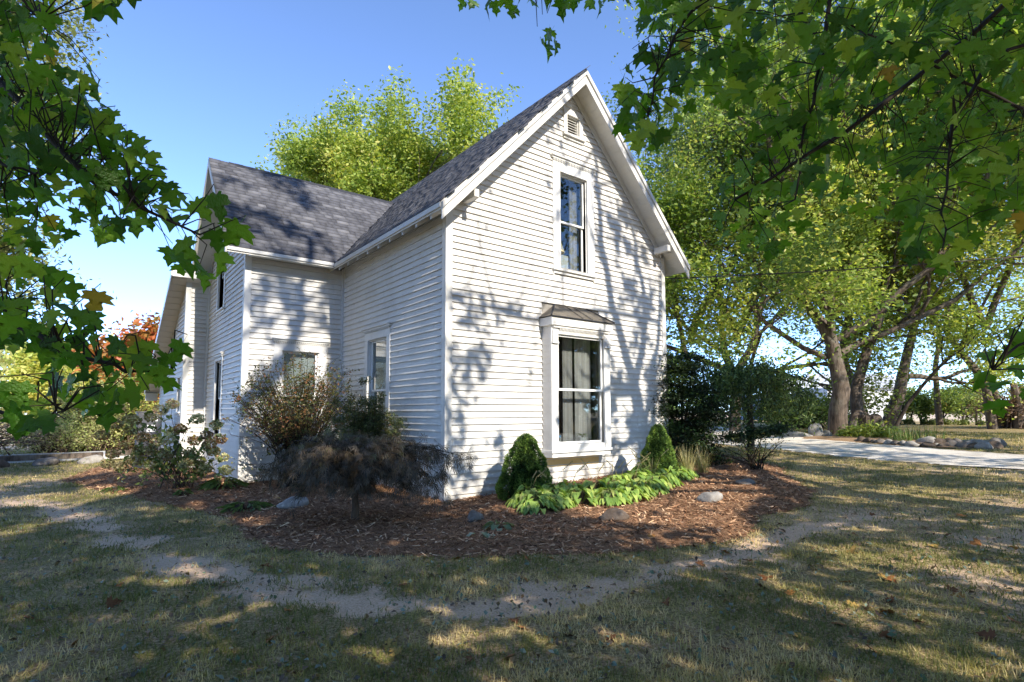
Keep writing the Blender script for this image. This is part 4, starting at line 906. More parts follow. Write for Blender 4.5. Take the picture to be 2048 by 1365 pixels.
def yew():
    g = np.random.default_rng(15); c = W2(1353, 850, 14.0); c[2] = gpt(*c[:2])[2]; T = thing('yew_shrub', 'dark dense yew filling the corner right of the house', 'shrub', c)
    tr = [];
    for k in range(6):
        a = g.uniform(0, 6.28); tr.append((np.array([[0, 0, 0], [.25*math.cos(a), .25*math.sin(a), .6], [.5*math.cos(a), .5*math.sin(a), 1.5]]), np.array([.06, .045, .02]), 2))
    V, F = tubes_np(tr); link('trunk', make_mesh('trunk', V, F, BARKD), T); P = []; ti = []
    for k in range(250):
        a = g.uniform(0, 6.28); z = g.uniform(.12, 2.65); R = .80*math.sqrt(max(.05, 1-((z-1.1)/1.9)**2)); rr = R*g.uniform(.4, 1.25); q = np.array([rr*math.cos(a), rr*math.sin(a), z]); n = 200; sh = np.array([.19, .19, .06]); oo = g.normal(size=(n, 3)); P.append(q+oo*sh-[0, 0, 1]*(np.hypot(oo[:, 0], oo[:, 1])*.05)[:, None]); ti.append(np.clip(.28+g.normal()*.12+.22*oo[:, 2], 0, 1))  # tuft tops tinted lighter: highlights and paler new growth in the leaf colour
    rt = np.array([_r0[0], _r0[1], 0])
    for k in range(26): q = rt*(1.0+.052*k)-np.array([_f0[0], _f0[1], 0])*.5+np.array([0, 0, .62+.008*k+.03*g.normal()]); P.append(q+g.normal(size=(150, 3))*[.1, .1, .055]); ti.append(np.full(150, .4))
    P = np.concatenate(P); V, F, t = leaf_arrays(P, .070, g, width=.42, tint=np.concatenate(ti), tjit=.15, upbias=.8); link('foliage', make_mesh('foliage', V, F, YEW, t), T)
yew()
# ------------------------------------------------------------------ trees
def grow(p, d, L, r, lev, mx, out, anc, g, up=.12, wob=.16, kids=(3, 5), ang=(28, 55), lr=(.55, .8), keep=None, first=.3):
    n = max(3, 7-lev); pts = [p]; q = np.array(p, float)
    for i in range(n):
        d = nrm(d+g.normal(size=3)*wob+np.array([0, 0, up])); q = q+d*L/n; pts.append(q)
    pts = np.array(pts); rad = np.linspace(r, r*.42, n+1); out.append((pts, rad, lev))
    if lev >= mx-1: anc += list(pts[1:])
    if lev >= mx: return
    for k in range(int(g.integers(kids[0], kids[1]+1))):
        f = g.uniform(first, 1.); j = min(n-1, int(f*n)); b = pts[j]+(pts[j+1]-pts[j])*(f*n-j); dd = nrm(pts[j+1]-pts[j]); a = g.normal(size=3); a = nrm(a-dd*(a@dd)); th = math.radians(g.uniform(*ang))
        nd = dd*math.cos(th)+a*math.sin(th)
        if keep is not None and not keep(b+nd*L*.5): continue
        grow(b, nd, L*g.uniform(*lr), r*(1-.58*f)*.66, lev+1, mx, out, anc, g, up, wob, kids, ang, lr, keep)
def anchors_filter(A, keep): return np.array([a for a in A if keep(a)])
def crown_leaves(A, n, sig, size, mat, parent, g, name='crown', tb=.5, tv=.25, high=0., **k):
    A = np.asarray(A); P = np.repeat(A, n, 0)+g.normal(size=(len(A)*n, 3))*sig; ct = fbm(A[:, 0]*1., A[:, 1]+A[:, 2]*.9, .8)
    t = np.repeat(tb+tv*2*(ct-.5)+g.normal(size=len(A))*.12, n)
    if high: z = P[:, 2]; t = t+high*(z-z.mean())/(np.ptp(z)+.01)
    V, F, tt = leaf_arrays(P, size, g, tint=t, **k); return link(name, make_mesh(name, V, F, mat, tt), parent)
LG1 = leafmat('maple_leaf_yellow_green', [(0, (.07, .13, .03)), (.4, (.19, .28, .05)), (.7, (.39, .46, .10)), (1, (.64, .58, .19))], .42, 1.6)
LG2 = leafmat('tree_leaf_green', [(0, (.04, .08, .02)), (.45, (.13, .185, .045)), (.8, (.29, .345, .08)), (1, (.50, .47, .13))], .40, 1.6)
LG3 = leafmat('tree_leaf_olive', [(0, (.08, .11, .035)), (.5, (.23, .27, .09)), (.8, (.42, .45, .18)), (1, (.58, .55, .26))], .36, 1.4)
LAUT = leafmat('tree_leaf_autumn', [(0, (.09, .08, .03)), (.4, (.20, .17, .05)), (.7, (.42, .20, .05)), (1, (.48, .12, .05))], .3, 1.4)
def simple_tree(name, label, cat, base, stems, L, r, mx, seed, nleaf, sig, size, mat, group=None, keep=None, barkm=None, up=.12, kids=(3, 5), ang=(28, 55), lr=(.55, .8), wob=.16, z=None, tb=.5, high=0., tv=.25, extra=None, first=.3, **k):
    g = np.random.default_rng(seed); zz = float(hgt(base[0], base[1])) if z is None else z; T = thing(name, label, cat, (base[0], base[1], zz), group); out, anc = [], []
    for (b, d, ls, rs) in stems: grow(np.array([b[0], b[1], b[2] if len(b) > 2 else -.1]), nrm(np.array(d, float)), L*ls, r*rs, 0, mx, out, anc, g, up, wob, kids, ang, lr, keep, first)
    if extra: out += extra
    tk = [o for o in out if o[2] == 0]; bk = [o for o in out if o[2] > 0]
    V, F = tubes_np(tk); link('trunk', make_mesh('trunk', V, F, barkm or BARK, smooth=True), T)
    V, F = tubes_np(bk); link('branches', make_mesh('branches', V, F, barkm or BARK, smooth=True), T)
    if keep is not None: anc = [a for a in anc if keep(a)]
    crown_leaves(anc, nleaf, sig, size, mat, T, g, tb=tb, tv=tv, high=high, **k); return T
def W2(px, py, dist):
    """world point on the sight line of a picture point at a horizontal distance (layout helper)"""
    d = FW+RT*(px-CX)/FPX-UP*(py-CY)/FPX; return CAM+d/np.hypot(d[0], d[1])*dist
# big silver maple right, several stems
def upright(dx, dy, dz): return (dx, dy, dz)
R_ = _r0; F_0 = _f0
def rv(a, b, c): return (_r0*a+_f0*b+np.array([0, 0, 1.])*c)
B1 = (20.1, 2.1)
simple_tree('silver_maple', 'large many stemmed maple on the right by the stone edged bed', 'tree', B1,
    [((0, 0), rv(-.02, 0, 1), .56, 1.15), ((*(rv(.62, .1, 0)[:2]),), rv(.24, .05, 1), .56, .85), (tuple(rv(-.1, 0, 5.2)), rv(-.45, -.1, 1), .7, .80), (tuple(rv(.1, 0, 6.5)), rv(.05, 0, 1), .75, .85), (tuple(rv(.9, 0, 6.)), rv(.45, -.2, 1), .75, .7), (tuple(rv(.2, 0, 4.)), rv(.9, -.2, .45), .8, .45), (tuple(rv(-.3, 0, 3.2)), rv(-.9, -.1, .42), .55, .36), (tuple(rv(.3, 0, 3.4)), rv(.9, .2, .55), .75, .42)],
    12.5, .34, 4, 51, 9, .34, .17, LG1, up=.05, kids=(4, 6), ang=(25, 60), lr=(.46, .72), tb=.48, tv=.6, first=.35)
# second stem pair behind
simple_tree('leaning_tree', 'thick leaning trunked tree just right of the big maple', 'tree', tuple(W2(1733, 850, 33)[:2]), [((0, 0), rv(-.18, 0, 1), .62, 1.25), (tuple(rv(-.9, 0, 6)), rv(-.5, 0, 1), .6, .9), (tuple(rv(-.9, 0, 6)), rv(.3, 0, 1), .6, .9)], 11, .28, 4, 52, 8, .4, .19, LG2, up=.06, kids=(3, 5), lr=(.5, .75), first=.4, tb=.5)
simple_tree('leaning_tree', 'pale barked tree leaning right behind the tree stump', 'tree', tuple(W2(1772, 849, 34)[:2]), [((0, 0), rv(.28, 0, 1), .62, 1.2), (tuple(rv(1.9, 0, 6)), rv(.6, 0, 1), .6, .9), (tuple(rv(1.8, 0, 5.6)), rv(.1, .2, 1), .7, .9)], 11, .28, 4, 53, 8, .4, .19, LG1, up=.06, kids=(3, 5), lr=(.5, .75), first=.4, tb=.7)
simple_tree('leafy_tree', 'green tree behind the weeping tree right of the house', 'tree', tuple(W2(1470, 850, 30)[:2]), [((0, 0), rv(.03, 0, 1), .5, 1.2), (tuple(rv(.1, 0, 5)), rv(-.35, 0, 1), .8, .8), (tuple(rv(.1, 0, 4.5)), rv(.35, 0, 1), .7, .8), (tuple(rv(0, 0, 3)), rv(-.8, 0, .6), .6, .6)], 12, .26, 4, 54, 8, .42, .18, LG2, up=.05, kids=(4, 5), lr=(.5, .75), first=.3, tb=.5)
simple_tree('leafy_tree', 'tall green tree nearest the right side of the house', 'tree', tuple(W2(1385, 850, 26)[:2]), [((0, 0), rv(.0, 0, 1), .6, 1.1), (tuple(rv(0, 0, 4)), rv(.25, 0, 1), .7, .8), (tuple(rv(0, 0, 3)), rv(-.5, 0, .9), .5, .6)], 11, .22, 4, 55, 8, .36, .16, LG2, up=.08, kids=(3, 5), lr=(.5, .72), first=.3, tb=.55)
simple_tree('leafy_tree', 'yellow green tree at the far right edge of the lawn', 'tree', tuple(W2(1985, 850, 36)[:2]), [((0, 0), rv(.0, 0, 1), .6, 1.1), (tuple(rv(0, 0, 5)), rv(.4, 0, 1), .8, .8), (tuple(rv(0, 0, 5)), rv(-.4, 0, 1), .8, .8)], 13, .20, 4, 56, 9, .45, .20, LG1, up=.05, kids=(4, 5), lr=(.5, .75), first=.55, tb=.6)
simple_tree('leafy_tree', 'yellow green tree between the big maple and the right edge', 'tree', tuple(W2(1880, 846, 42)[:2]), [((0, 0), rv(.0, 0, 1), .6, 1.0), (tuple(rv(0, 0, 6)), rv(.3, 0, 1), .7, .8), (tuple(rv(0, 0, 6)), rv(-.4, 0, 1), .7, .8)], 14, .19, 4, 57, 8, .5, .24, LG1, up=.05, kids=(4, 5), lr=(.5, .75), first=.6, tb=.62)
# tree behind the house
TBb = W2(745, 850, 24.5)
simple_tree('roadside_maple', 'yellow green tree rising behind the roof ridge', 'tree', tuple(TBb[:2]), [((0, 0), rv(0, 0, 1), .42, 1.5), (tuple(rv(0, 0, 4)), rv(-.12, .1, 1), .86, .9), (tuple(rv(0, 0, 4.0)), rv(.36, 0, 1), .80, .8), (tuple(rv(0, 0, 4.)), rv(.72, 0, 1), .84, .7), (tuple(rv(0, 0, 4.)), rv(.54, .05, 1), .80, .7), (tuple(rv(0, 0, 4.2)), rv(.16, .1, 1), .82, .7), (tuple(rv(0, 0, 3.8)), rv(-.55, 0, 1), .76, .7), (tuple(rv(0, 0, 5.)), rv(.08, -.1, 1), .78, .7)], 7.6, .19, 4, 58, 11, .25, .15, LG1, up=.12, kids=(4, 6), ang=(24, 52), lr=(.42, .64), first=.2, tb=.62, tv=.3, wob=.11)
# left ash tree, hanging over the left edge
def keepL(p): 
    q = p+np.array([-9.6, 6.2, 0]); v = q-CAM; zc = v@FW
    if zc < 1: return True
    X = CX+FPX*(v@RT)/zc; Y = CY-FPX*(v@UP)/zc
    return X < 175-abs(Y-220)*.05 if Y < 330 else (X < 195+20*math.sin(Y*.02) if Y > 430 else X < 95)
simple_tree('shade_tree', 'leafy light green tree behind the overhanging branches at the left edge', 'tree', (-9.6, 6.2), [((0, 0), rv(.02, 0, 1), .5, 1.2), (tuple(rv(0, 0, 2)), rv(.7, 0, .9), .75, .7), (tuple(rv(0, 0, 3)), rv(.4, 0, 1), .9, .7), (tuple(rv(0, 0, 4)), rv(.1, -.2, 1), .8, .7), (tuple(rv(0, 0, 2.2)), rv(.9, .2, .35), .55, .5)], 8.5, .2, 4, 59, 15, .26, .105, LG3, up=.03, kids=(4, 5), lr=(.45, .7), first=.3, tb=.5, keep=keepL, width=.5, droop=.3)
# weeping tree
def weeping():
    g = np.random.default_rng(60); c = W2(1500, 850, 16.2); c[2] = float(hgt(c[0], c[1])); T = thing('weeping_tree', 'dark green weeping tree with trailing branches in front of the driveway', 'tree', c)
    out = [(np.array([[0, 0, -.1], [.02, 0, .8], [.05, .02, 1.7], [0, .05, 2.1]]), np.array([.11, .09, .08, .06]), 0)]; V, F = tubes_np(out); link('trunk', make_mesh('trunk', V, F, BARKD, smooth=True), T); br = []; A = []
    for i in range(105):
        a = g.uniform(0, 6.28); ln = g.uniform(.45, 1.55); top = g.uniform(2.1, 2.75)*(1-.10*ln); u = np.array([math.cos(a), math.sin(a), 0]); t = np.linspace(0, 1, 10)[:, None]; end = g.uniform(.75, 1.6); z = 1.9+(top-1.9)*np.sin(np.clip(t*2.2, 0, np.pi/2))-(top-end)*np.clip((t-.35)/.65, 0, 1)**1.7
        p = u*ln*np.minimum(t*1.5, 1)**.9*(1+.12*t)+np.array([0, 0, 1.])*z+g.normal(size=(10, 3))*.03; p[0] = [0, 0, 1.9]; br.append((p, np.linspace(.018, .003, 10), 4)); A += list(p[3:])
    V, F = tubes_np(br); link('branches', make_mesh('branches', V, F, TWIGD), T); A = np.array(A); n = 18; P = np.repeat(A, n, 0)+g.normal(size=(len(A)*n, 3))*[.10, .10, .12]
    V, F, t = leaf_arrays(P, .095, g, width=.45, droop=1.1, tint=np.clip(np.repeat(fbm(A[:, 0], A[:, 1]+A[:, 2], 1.5)*.9, n), 0, 1), tjit=.18); link('foliage', make_mesh('foliage', V, F, leafmat('weeping_leaf', [(0, (.03, .05, .018)), (.4, (.09, .14, .045)), (.7, (.23, .31, .09)), (1, (.42, .46, .18))], .3), t), T)
weeping()
for i_, (x_, y_) in enumerate(((-24, 9.0),)):  # unseen tree added to dim the skylight on the side wall
    simple_tree('offscreen_maple', ('broad shade maple on the lawn beyond the left picture edge', 'second unseen broad maple added far beyond the left picture edge')[i_], 'tree', (x_, y_), [((0, 0), (0, 0, 1), .45, 1.5), ((0, 0, 3.2), (.5, .3, 1), .8, .8), ((0, 0, 3.2), (-.5, .2, 1), .8, .8), ((0, 0, 3.6), (.1, -.5, 1), .8, .8)], 9, .25, 4, 700+i_, 11, .35, .22, LG2, up=.06, kids=(4, 5), lr=(.5, .72), first=.3)
# stump, leaning sapling, logs, small dead sapling
o = None
sg = np.random.default_rng(61); sp = W2(1742, 866, 27.5); sp[2] = float(hgt(sp[0], sp[1])); V = []; F = []; kk = 20
for i, (z, r) in enumerate(((-.1, .75), (.08, .55), (.25, .46), (.5, .42), (.72, .40), (.80, .36))):
    for q in range(kk): a = 2*math.pi*q/kk; rr = r*(1+.12*math.sin(3*a+i*.2)+.08*sg.normal()*(i < 5)); V.append((rr*math.cos(a), rr*math.sin(a), z+(.05*sg.normal() if i > 3 else 0)))
for i in range(5):
    for q in range(kk): F.append((i*kk+q, i*kk+(q+1) % kk, (i+1)*kk+(q+1) % kk, (i+1)*kk+q))
me = bpy.data.meshes.new('tree_stump'); me.from_pydata(V, [], F+[tuple(range(5*kk, 6*kk))]); me.materials.append(BARK); o = link('tree_stump', me); o.location = sp; tag(o, 'weathered tree stump right of the big maple', 'stump')
ls = W2(1781, 868, 27.2); ls[2] = float(hgt(ls[0], ls[1]))
simple_tree('leaning_sapling', 'thin bent sapling leaning right beside the stump', 'sapling', tuple(ls[:2]), [((0, 0), rv(.42, 0, 1), 1, 1)], 5.2, .085, 2, 62, 9, .28, .15, LG1, up=.10, kids=(4, 6), first=.6, tb=.45, barkm=BARKD, wob=.1, lr=(.25, .4))
rock('boulder', 'rounded pale boulder left of the big maple trunk', *W2(1633, 868, 24)[:2], .30, .28, .36, .2, 7, ST3, sink=.15, cat='rock')
rock('boulder', 'long low pale rock by the driveway left of the round boulder', *W2(1585, 872, 23.5)[:2], .75, .35, .17, -1.0, 8, ST3, sink=.2, cat='rock')
rock('boulder', 'small pale boulder at the foot of the big maple', *W2(1655, 872, 24.)[:2], .3, .2, .2, .5, 9, ST3, sink=.2, cat='rock')
# stone edged bed
EDGE = [(1722, 884), (1735, 885), (1748, 886), (1762, 887), (1778, 889), (1793, 890), (1808, 891), (1822, 893), (1838, 893), (1856, 894), (1874, 894), (1892, 895), (1910, 895), (1930, 896), (1950, 897), (1968, 898), (1984, 897), (1990, 893), (1976, 890), (1960, 889), (1945, 889), (1930, 888), (1912, 888), (1896, 890), (1876, 890), (1858, 889)]
gz_ = np.random.default_rng(63)
def ghit(px, py):
    d = FW+RT*(px-CX)/FPX-UP*(py-CY)/FPX; z = 0.
    for _ in range(80): t = (z-CAM[2])/d[2]; p = CAM+d*t; z = .75*z+.25*float(hgt(p[0], p[1]))
    return p
pts = [ghit(*p) for p in EDGE]
for i, p in enumerate(pts):
    s = gz_.uniform(.13, .24)*(1.25 if i > 14 else 1); m_ = (ST3, ST1, ST3, ST2)[int(gz_.integers(0, 4))]
    lab = '%s edging stone from the left along the %s side of the driveway bed' % ((ORD[i], 'near') if i < 17 else (ORD[len(pts)-1-i], 'far'))
    rock('border_stone', lab, p[0], p[1], s*1.25, s*.9, s*.62, gz_.uniform(0, 3), 200+i, m_, sink=.25, group='stones edging the bed beside the driveway', cat='stone', sub=2, z=float(hgt(p[0], p[1])))
BED2 = np.array([ghit(*p)[:2] for p in ((1590, 880), (1660, 884), (1722, 886), (1800, 892), (1890, 898), (1990, 900), (1992, 890), (1880, 886), (1800, 878), (1700, 872), (1640, 870), (1585, 872))])
b2 = M('leaf_covered_soil', (.2, .13, .08), .95, .1); b2.color(b2.ramp(b2.noise(25, 6, .8), [(.3, (.16, .09, .05)), (.5, (.30, .19, .11)), (.7, (.48, .35, .23))]))
mnx, mny = BED2.min(0)-.5; mxx, mxy = BED2.max(0)+.5
sheet('leaf_covered_bed', BED2, .15, b2.m, .012, (mnx, mxx, mny, mxy), mound=.05, rough=.04, kind='structure')
for i, (px, py) in enumerate(((1798, 884), (1835, 880), (1868, 880), (1812, 886))):
    p = ghit(px, py); g = np.random.default_rng(400+i); T = thing('iris_clump', ('broad pale green clump of sword leaves in the stone edged bed', 'thin upright sword leaves just right of the broad clump', 'rightmost clump of yellowing sword leaves in the stone edged bed', 'short sword leaves against the edging stones')[i], 'plant', p); n = 34
    V, F, t = blades(np.array([[g.normal()*.22, g.normal()*.16, 0] for _ in range(n)]), .55, .03, g, .35); link('leaves', make_mesh('leaves', V, F, FRN, t), T)
for i, (px, py, R) in enumerate(((1735, 878, .5), (1700, 876, .35), (1765, 878, .4))):
    p = ghit(px, py); g = np.random.default_rng(420+i); T = thing('low_shrub', ('bright leafy plant in front of the tree stump', 'low plant at the base of the big maple', 'low leafy plant right of the stump plant')[i], 'shrub', p); P = g.normal(size=(500, 3))*[R*.6, R*.6, R*.35]+[0, 0, R*.5]; P[:, 2] = abs(P[:, 2]); foliage('foliage', P, .13, LG2, T, g, width=.5, tint=np.full(500, .7)); m_ = MB(); m_.tube([(0, 0, -.05), (0, 0, R*.7)], [.02, .01], 5); m_.build('stem', TWIG, T)
# fence line
g = np.random.default_rng(64)
for i, px in enumerate((1775, 1800, 1818, 1857, 1885, 1926, 1952, 2010)):
    p = W2(px, 850, 44+g.normal()*.3); mb = MB(); ln = (0, 0, .5, -.45, .2, 0, .15, 0)[i]; mb.tube([(0, 0, -.1), (ln*.3, ln*-.5, 1.1+g.uniform(-.1, .2))], [.055, .05], 6); o = mb.build('fence_post', BARKD); o.location = (p[0], p[1], float(hgt(p[0], p[1])))
    tag(o, '%s weathered wooden post from the left in the old field fence' % ORD[i], 'fence post', 'posts of the old field fence')
for i, (px, D, H, lab, mt) in enumerate(((1842, 43, 2.9, 'small round dark green tree on the fence line', LG2), (1885, 44, 3.3, 'slim sapling on the fence line right of the round tree', LG2), (1800, 44, 2.6, 'small bushy tree on the fence line behind the bent sapling', LG2), (1928, 50, 3.0, 'open small tree on the fence line near the right', LG3))):
    p = W2(px, 850, D); simple_tree('small_tree', lab, 'tree', tuple(p[:2]), [((0, 0), rv(0, 0, 1), 1, 1), ((.2, .1), rv(.15, 0, 1), .8, .8)], H*.50, .075, 3, 500+i, 3, .22, .17, mt, up=.1, first=.55, lr=(.4, .55), kids=(3, 4), tb=.35, barkm=BARKD, ang=(40, 75))
def brush(name, label, c, R, n, size, mat, seed, cat='shrub', group=None, stems=40, tb=.5, stuffm=False, flat=.8):
    g = np.random.default_rng(seed); c = np.array([c[0], c[1], float(hgt(c[0], c[1]))]); T = thing(name, label, cat, c, group); tips = []
    for _ in range(stems): a = g.uniform(0, 6.28); q = math.sqrt(g.uniform()); tips.append([R[0]*q*math.cos(a), R[1]*q*math.sin(a), R[2]*math.sqrt(max(.08, 1-q*q*.9))*g.uniform(.75, 1.1)])
    tips = np.array(tips); st = stems_to(np.zeros(3), tips, g, .012*max(R), .4, 6, spread=.25*min(R[0], R[1])); V, F = tubes_np(st); link('stems', make_mesh('stems', V, F, TWIG), T)
    A = np.concatenate([p[2:] for p, r, l in st]); k = max(1, n//len(A)); P = np.repeat(A, k, 0)+g.normal(size=(len(A)*k, 3))*.13*np.array(R)
    P[:, 2] = np.abs(P[:, 2]); ct = fbm(A[:, 0]*2/R[0], A[:, 1]+A[:, 2], 1.3); V, F, t = leaf_arrays(P, size, g, tint=np.repeat(tb+.6*(ct-.5), k), tjit=.18); link('foliage', make_mesh('foliage', V, F, mat, t), T)
DRY = leafmat('dry_brush_leaf', [(0, (.20, .12, .07)), (.4, (.42, .29, .20)), (.7, (.44, .42, .18)), (1, (.40, .46, .12))], .25, 1.2)
brush('hedge', 'dark dense hedge behind the big maple', W2(1600, 850, 36)[:2], (4.5, 2.2, 1.7), 9000, .2, LG2, 71, 'hedge', stems=120, tb=.15)
brush('bare_shrub', 'greyish twiggy shrub at the right edge by the fence', W2(2035, 850, 38)[:2], (2.6, 2., 2.2), 2200, .14, DRY, 72, stems=220, tb=.1)
for i, (px, D, H, lab) in enumerate(((1998, 37.5, 1.7, 'left stout trunk under the twiggy shrub at the right edge'), (2040, 37, 1.7, 'right stout trunk under the twiggy shrub at the right edge'))):
    p = W2(px, 850, D); mb = MB(); mb.tube([(0, 0, -.1), (0.03, 0, H*.6), (-.2, .1, H*1.3)], [.28, .2, .14], 8); o = mb.build('old_tree', BARK); o.location = (p[0], p[1], float(hgt(p[0], p[1]))); tag(o, lab, 'tree')
# left background bushes
brush('wild_bush', 'dry pinkish and green tangled bush at the left edge', (-8.0, 16.5), (2.4, 2.0, 1.7), 9000, .085, DRY, 73, stems=150, tb=.45)
brush('wild_bush', 'yellow green tangled bush right of the left edge bush', (-5.4, 17.6), (1.5, 1.2, 1.3), 6000, .08, DRY, 74, stems=110, tb=.8)
brush('wild_bush', 'tall pale bush left of the grey cooling unit', (-4.4, 19.4), (1.9, 1.4, 2.7), 9000, .10, LG3, 75, stems=110, tb=.7)
brush('wild_bush', 'bright yellow green bush just behind the lean-to', (-3.2, 20.0), (1.5, 1.3, 3.3), 6000, .10, LG1, 76, stems=80, tb=.75)
# timber edging and slab at the left
def timber(p, q, w_, h_, label):
    p, q = np.array(p, float), np.array(q, float); mb = MB(); mb.bar(p, q, w_, h_); return tag(mb.build('landscape_timber', BARK, bevel=.015), label, 'timber')
timber((-8.0, 13.6, .22), (-4.2, 13.9, .22), .2, .16, 'long weathered landscape timber at the far left edge of the lawn')
timber((-4.1, 13.9, .24), (-2.9, 14.6, .24), .2, .18, 'short landscape timber behind the hydrangea')
sl_ = MB(); sl_.box(-7.2, -3.4, 14.8, 17.2, .0, .16); tag(sl_.build('concrete_slab', M('pale_concrete', (.55, .54, .52), .85).m, bevel=.02), 'pale concrete slab behind the landscape timbers at the left', 'slab')
for i in range(4):
    rock('border_rock', ('rounded brown rock under the timber at the far left', 'low brown rock at the middle of the timber', 'flat rock near the right end of the timber', 'pale rounded rock right of the left timber')[i], (-7.5, -6.6, -5.6, -4.5)[i], 13.3, .35, .22, .2, .1*i, 80+i, (ST2, ST2, ST1, ST3)[i])
# distance: left hill and woods, right woods, barns
def woods(name, label, pts, H, n, size, mat, seed, tb=.5, depth=8):
    g = np.random.default_rng(seed); pts = np.array(pts, float); P = []; T = []
    sl2 = np.linalg.norm(np.diff(pts, axis=0), axis=1); tot = sl2.sum(); m = int(tot/(H*.55))
    for k in range(m*2):
        f = g.uniform()*tot; i = 0
        while i < len(sl2)-1 and f > sl2[i]: f -= sl2[i]; i += 1
        c = pts[i]+(pts[i+1]-pts[i])*f/sl2[i]+g.normal(size=2)*depth*.4; h = H*g.uniform(.6, 1.1); q = n//(m*2); d = nrm(g.normal(size=(q, 3))); rr = g.uniform(.55, 1., q)[:, None]
        P.append(np.array([c[0], c[1], float(hgt(*c))+h*.5])+d*rr*[h*.42, h*.42, h*.55]*(1+.25*g.normal(size=(q, 1))*.5)); T.append(np.full(q, tb+g.normal()*.22))
    P = np.concatenate(P); V, F, t = leaf_arrays(P, size, g, tint=np.concatenate(T), tjit=.12, upbias=.3); o = link(name, make_mesh(name, V, F, mat, t)); o['kind'] = 'stuff'; o['label'] = label; return o
woods('far_woods', 'far wooded line beyond the right field', [tuple(W2(1500, 815, 250)[:2]), tuple(W2(1800, 815, 250)[:2]), tuple(W2(2250, 815, 240)[:2])], 9, 26000, 1.3, LG2, 81, .3)
woods('far_woods', 'olive woods beyond the field at the left', [tuple(W2(-250, 815, 110)[:2]), tuple(W2(120, 815, 100)[:2]), tuple(W2(420, 815, 85)[:2])], 12, 30000, .9, LG3, 82, .55)
woods('far_woods', 'unseen woods added behind the viewpoint to darken the window reflections', [(-90, -10), (-60, -42), (0, -50), (70, -46), (120, -20)], 17, 60000, 1.0, LG2, 85, .4, 10)  # unseen woods, added to dull the bright horizon mirrored in the panes
woods('brush_line', 'reddish brush line across the right field', [tuple(W2(1700, 815, 150)[:2]), tuple(W2(2250, 815, 140)[:2])], 2.2, 9000, .5, LAUT, 83, .3, 4)
woods('fence_row_brush', 'weeds and brambles along the old field fence', [tuple(W2(1690, 815, 44)[:2]), tuple(W2(2120, 815, 43)[:2])], .38, 9000, .10, LG3, 84, .35, 1.2)
for i, (px, D, H, mt, lab, tb) in enumerate(((205, 62, 7.5, LAUT, 'orange autumn tree in front of the left woods', .85), (150, 70, 8, LAUT, 'red tinged tree at the left of the orange one', .6), (295, 40, 8.6, LAUT, 'reddish tree just behind the lean-to roof edge', .75), (120, 58, 7, LG1, 'yellow green round tree in the left distance', .8), (250, 50, 5.5, LG2, 'green round tree in the left distance right of the orange one', .6))):
    p = W2(px, 830, D); simple_tree('autumn_tree' if mt is LAUT else 'distant_tree', lab, 'tree', tuple(p[:2]), [((0, 0), rv(0, 0, 1), 1, 1)], H*.55, .2, 3, 600+i, 34, .6, .36, mt, up=.1, first=.3, lr=(.45, .65), kids=(5, 7), tb=tb)
def barn(label, px, D, wd, ht, dp, wall_c, roof_c, cat='barn'):
    p = W2(px, 850, D); z = float(hgt(p[0], p[1])); T = thing('barn', label, cat, (p[0], p[1], z)); a = rv(1, 0, 0); b = rv(0, 1, 0); up = np.array([0, 0, 1.])
    pt = lambda u, v, w_: tuple(a*u+b*v+up*w_); mb = MB(); mb.hexa([pt(-wd/2, 0, 0), pt(wd/2, 0, 0), pt(wd/2, dp, 0), pt(-wd/2, dp, 0)], [pt(-wd/2, 0, ht), pt(wd/2, 0, ht), pt(wd/2, dp, ht), pt(-wd/2, dp, ht)]); mb.build('wall', M('barn_siding', wall_c, .6).m, T)
    mb = MB()
    for k in range(int(wd/.6)): u = -wd/2+.3+k*.6; mb.hexa([pt(u, -.03, .05), pt(u+.06, -.03, .05), pt(u+.06, -.004, .05), pt(u, -.004, .05)], [pt(u, -.03, ht-.02), pt(u+.06, -.03, ht-.02), pt(u+.06, -.004, ht-.02), pt(u, -.004, ht-.02)])
    mb.build('wall_ribs', M('barn_rib', tuple(c*.85 for c in wall_c), .6).m, T, kind='stuff')
    mb = MB(); e = .4; mb.hexa([pt(-wd/2-e, -e, ht), pt(wd/2+e, -e, ht), pt(wd/2+e, dp/2, ht+dp*.22), pt(-wd/2-e, dp/2, ht+dp*.22)], [pt(-wd/2-e, -e, ht+.12), pt(wd/2+e, -e, ht+.12), pt(wd/2+e, dp/2, ht+dp*.22+.12), pt(-wd/2-e, dp/2, ht+dp*.22+.12)]); mb.build('roof', M('barn_roof', roof_c, .5).m, T)
barn('blue grey metal barn glimpsed left of the big maple', 1632, 62, 9, 2.6, 8, (.17, .24, .38), (.62, .64, .66))
barn('white shed glimpsed behind the leaning trunks', 1735, 60, 7, 3.0, 6, (.66, .68, .72), (.5, .52, .55), 'shed')
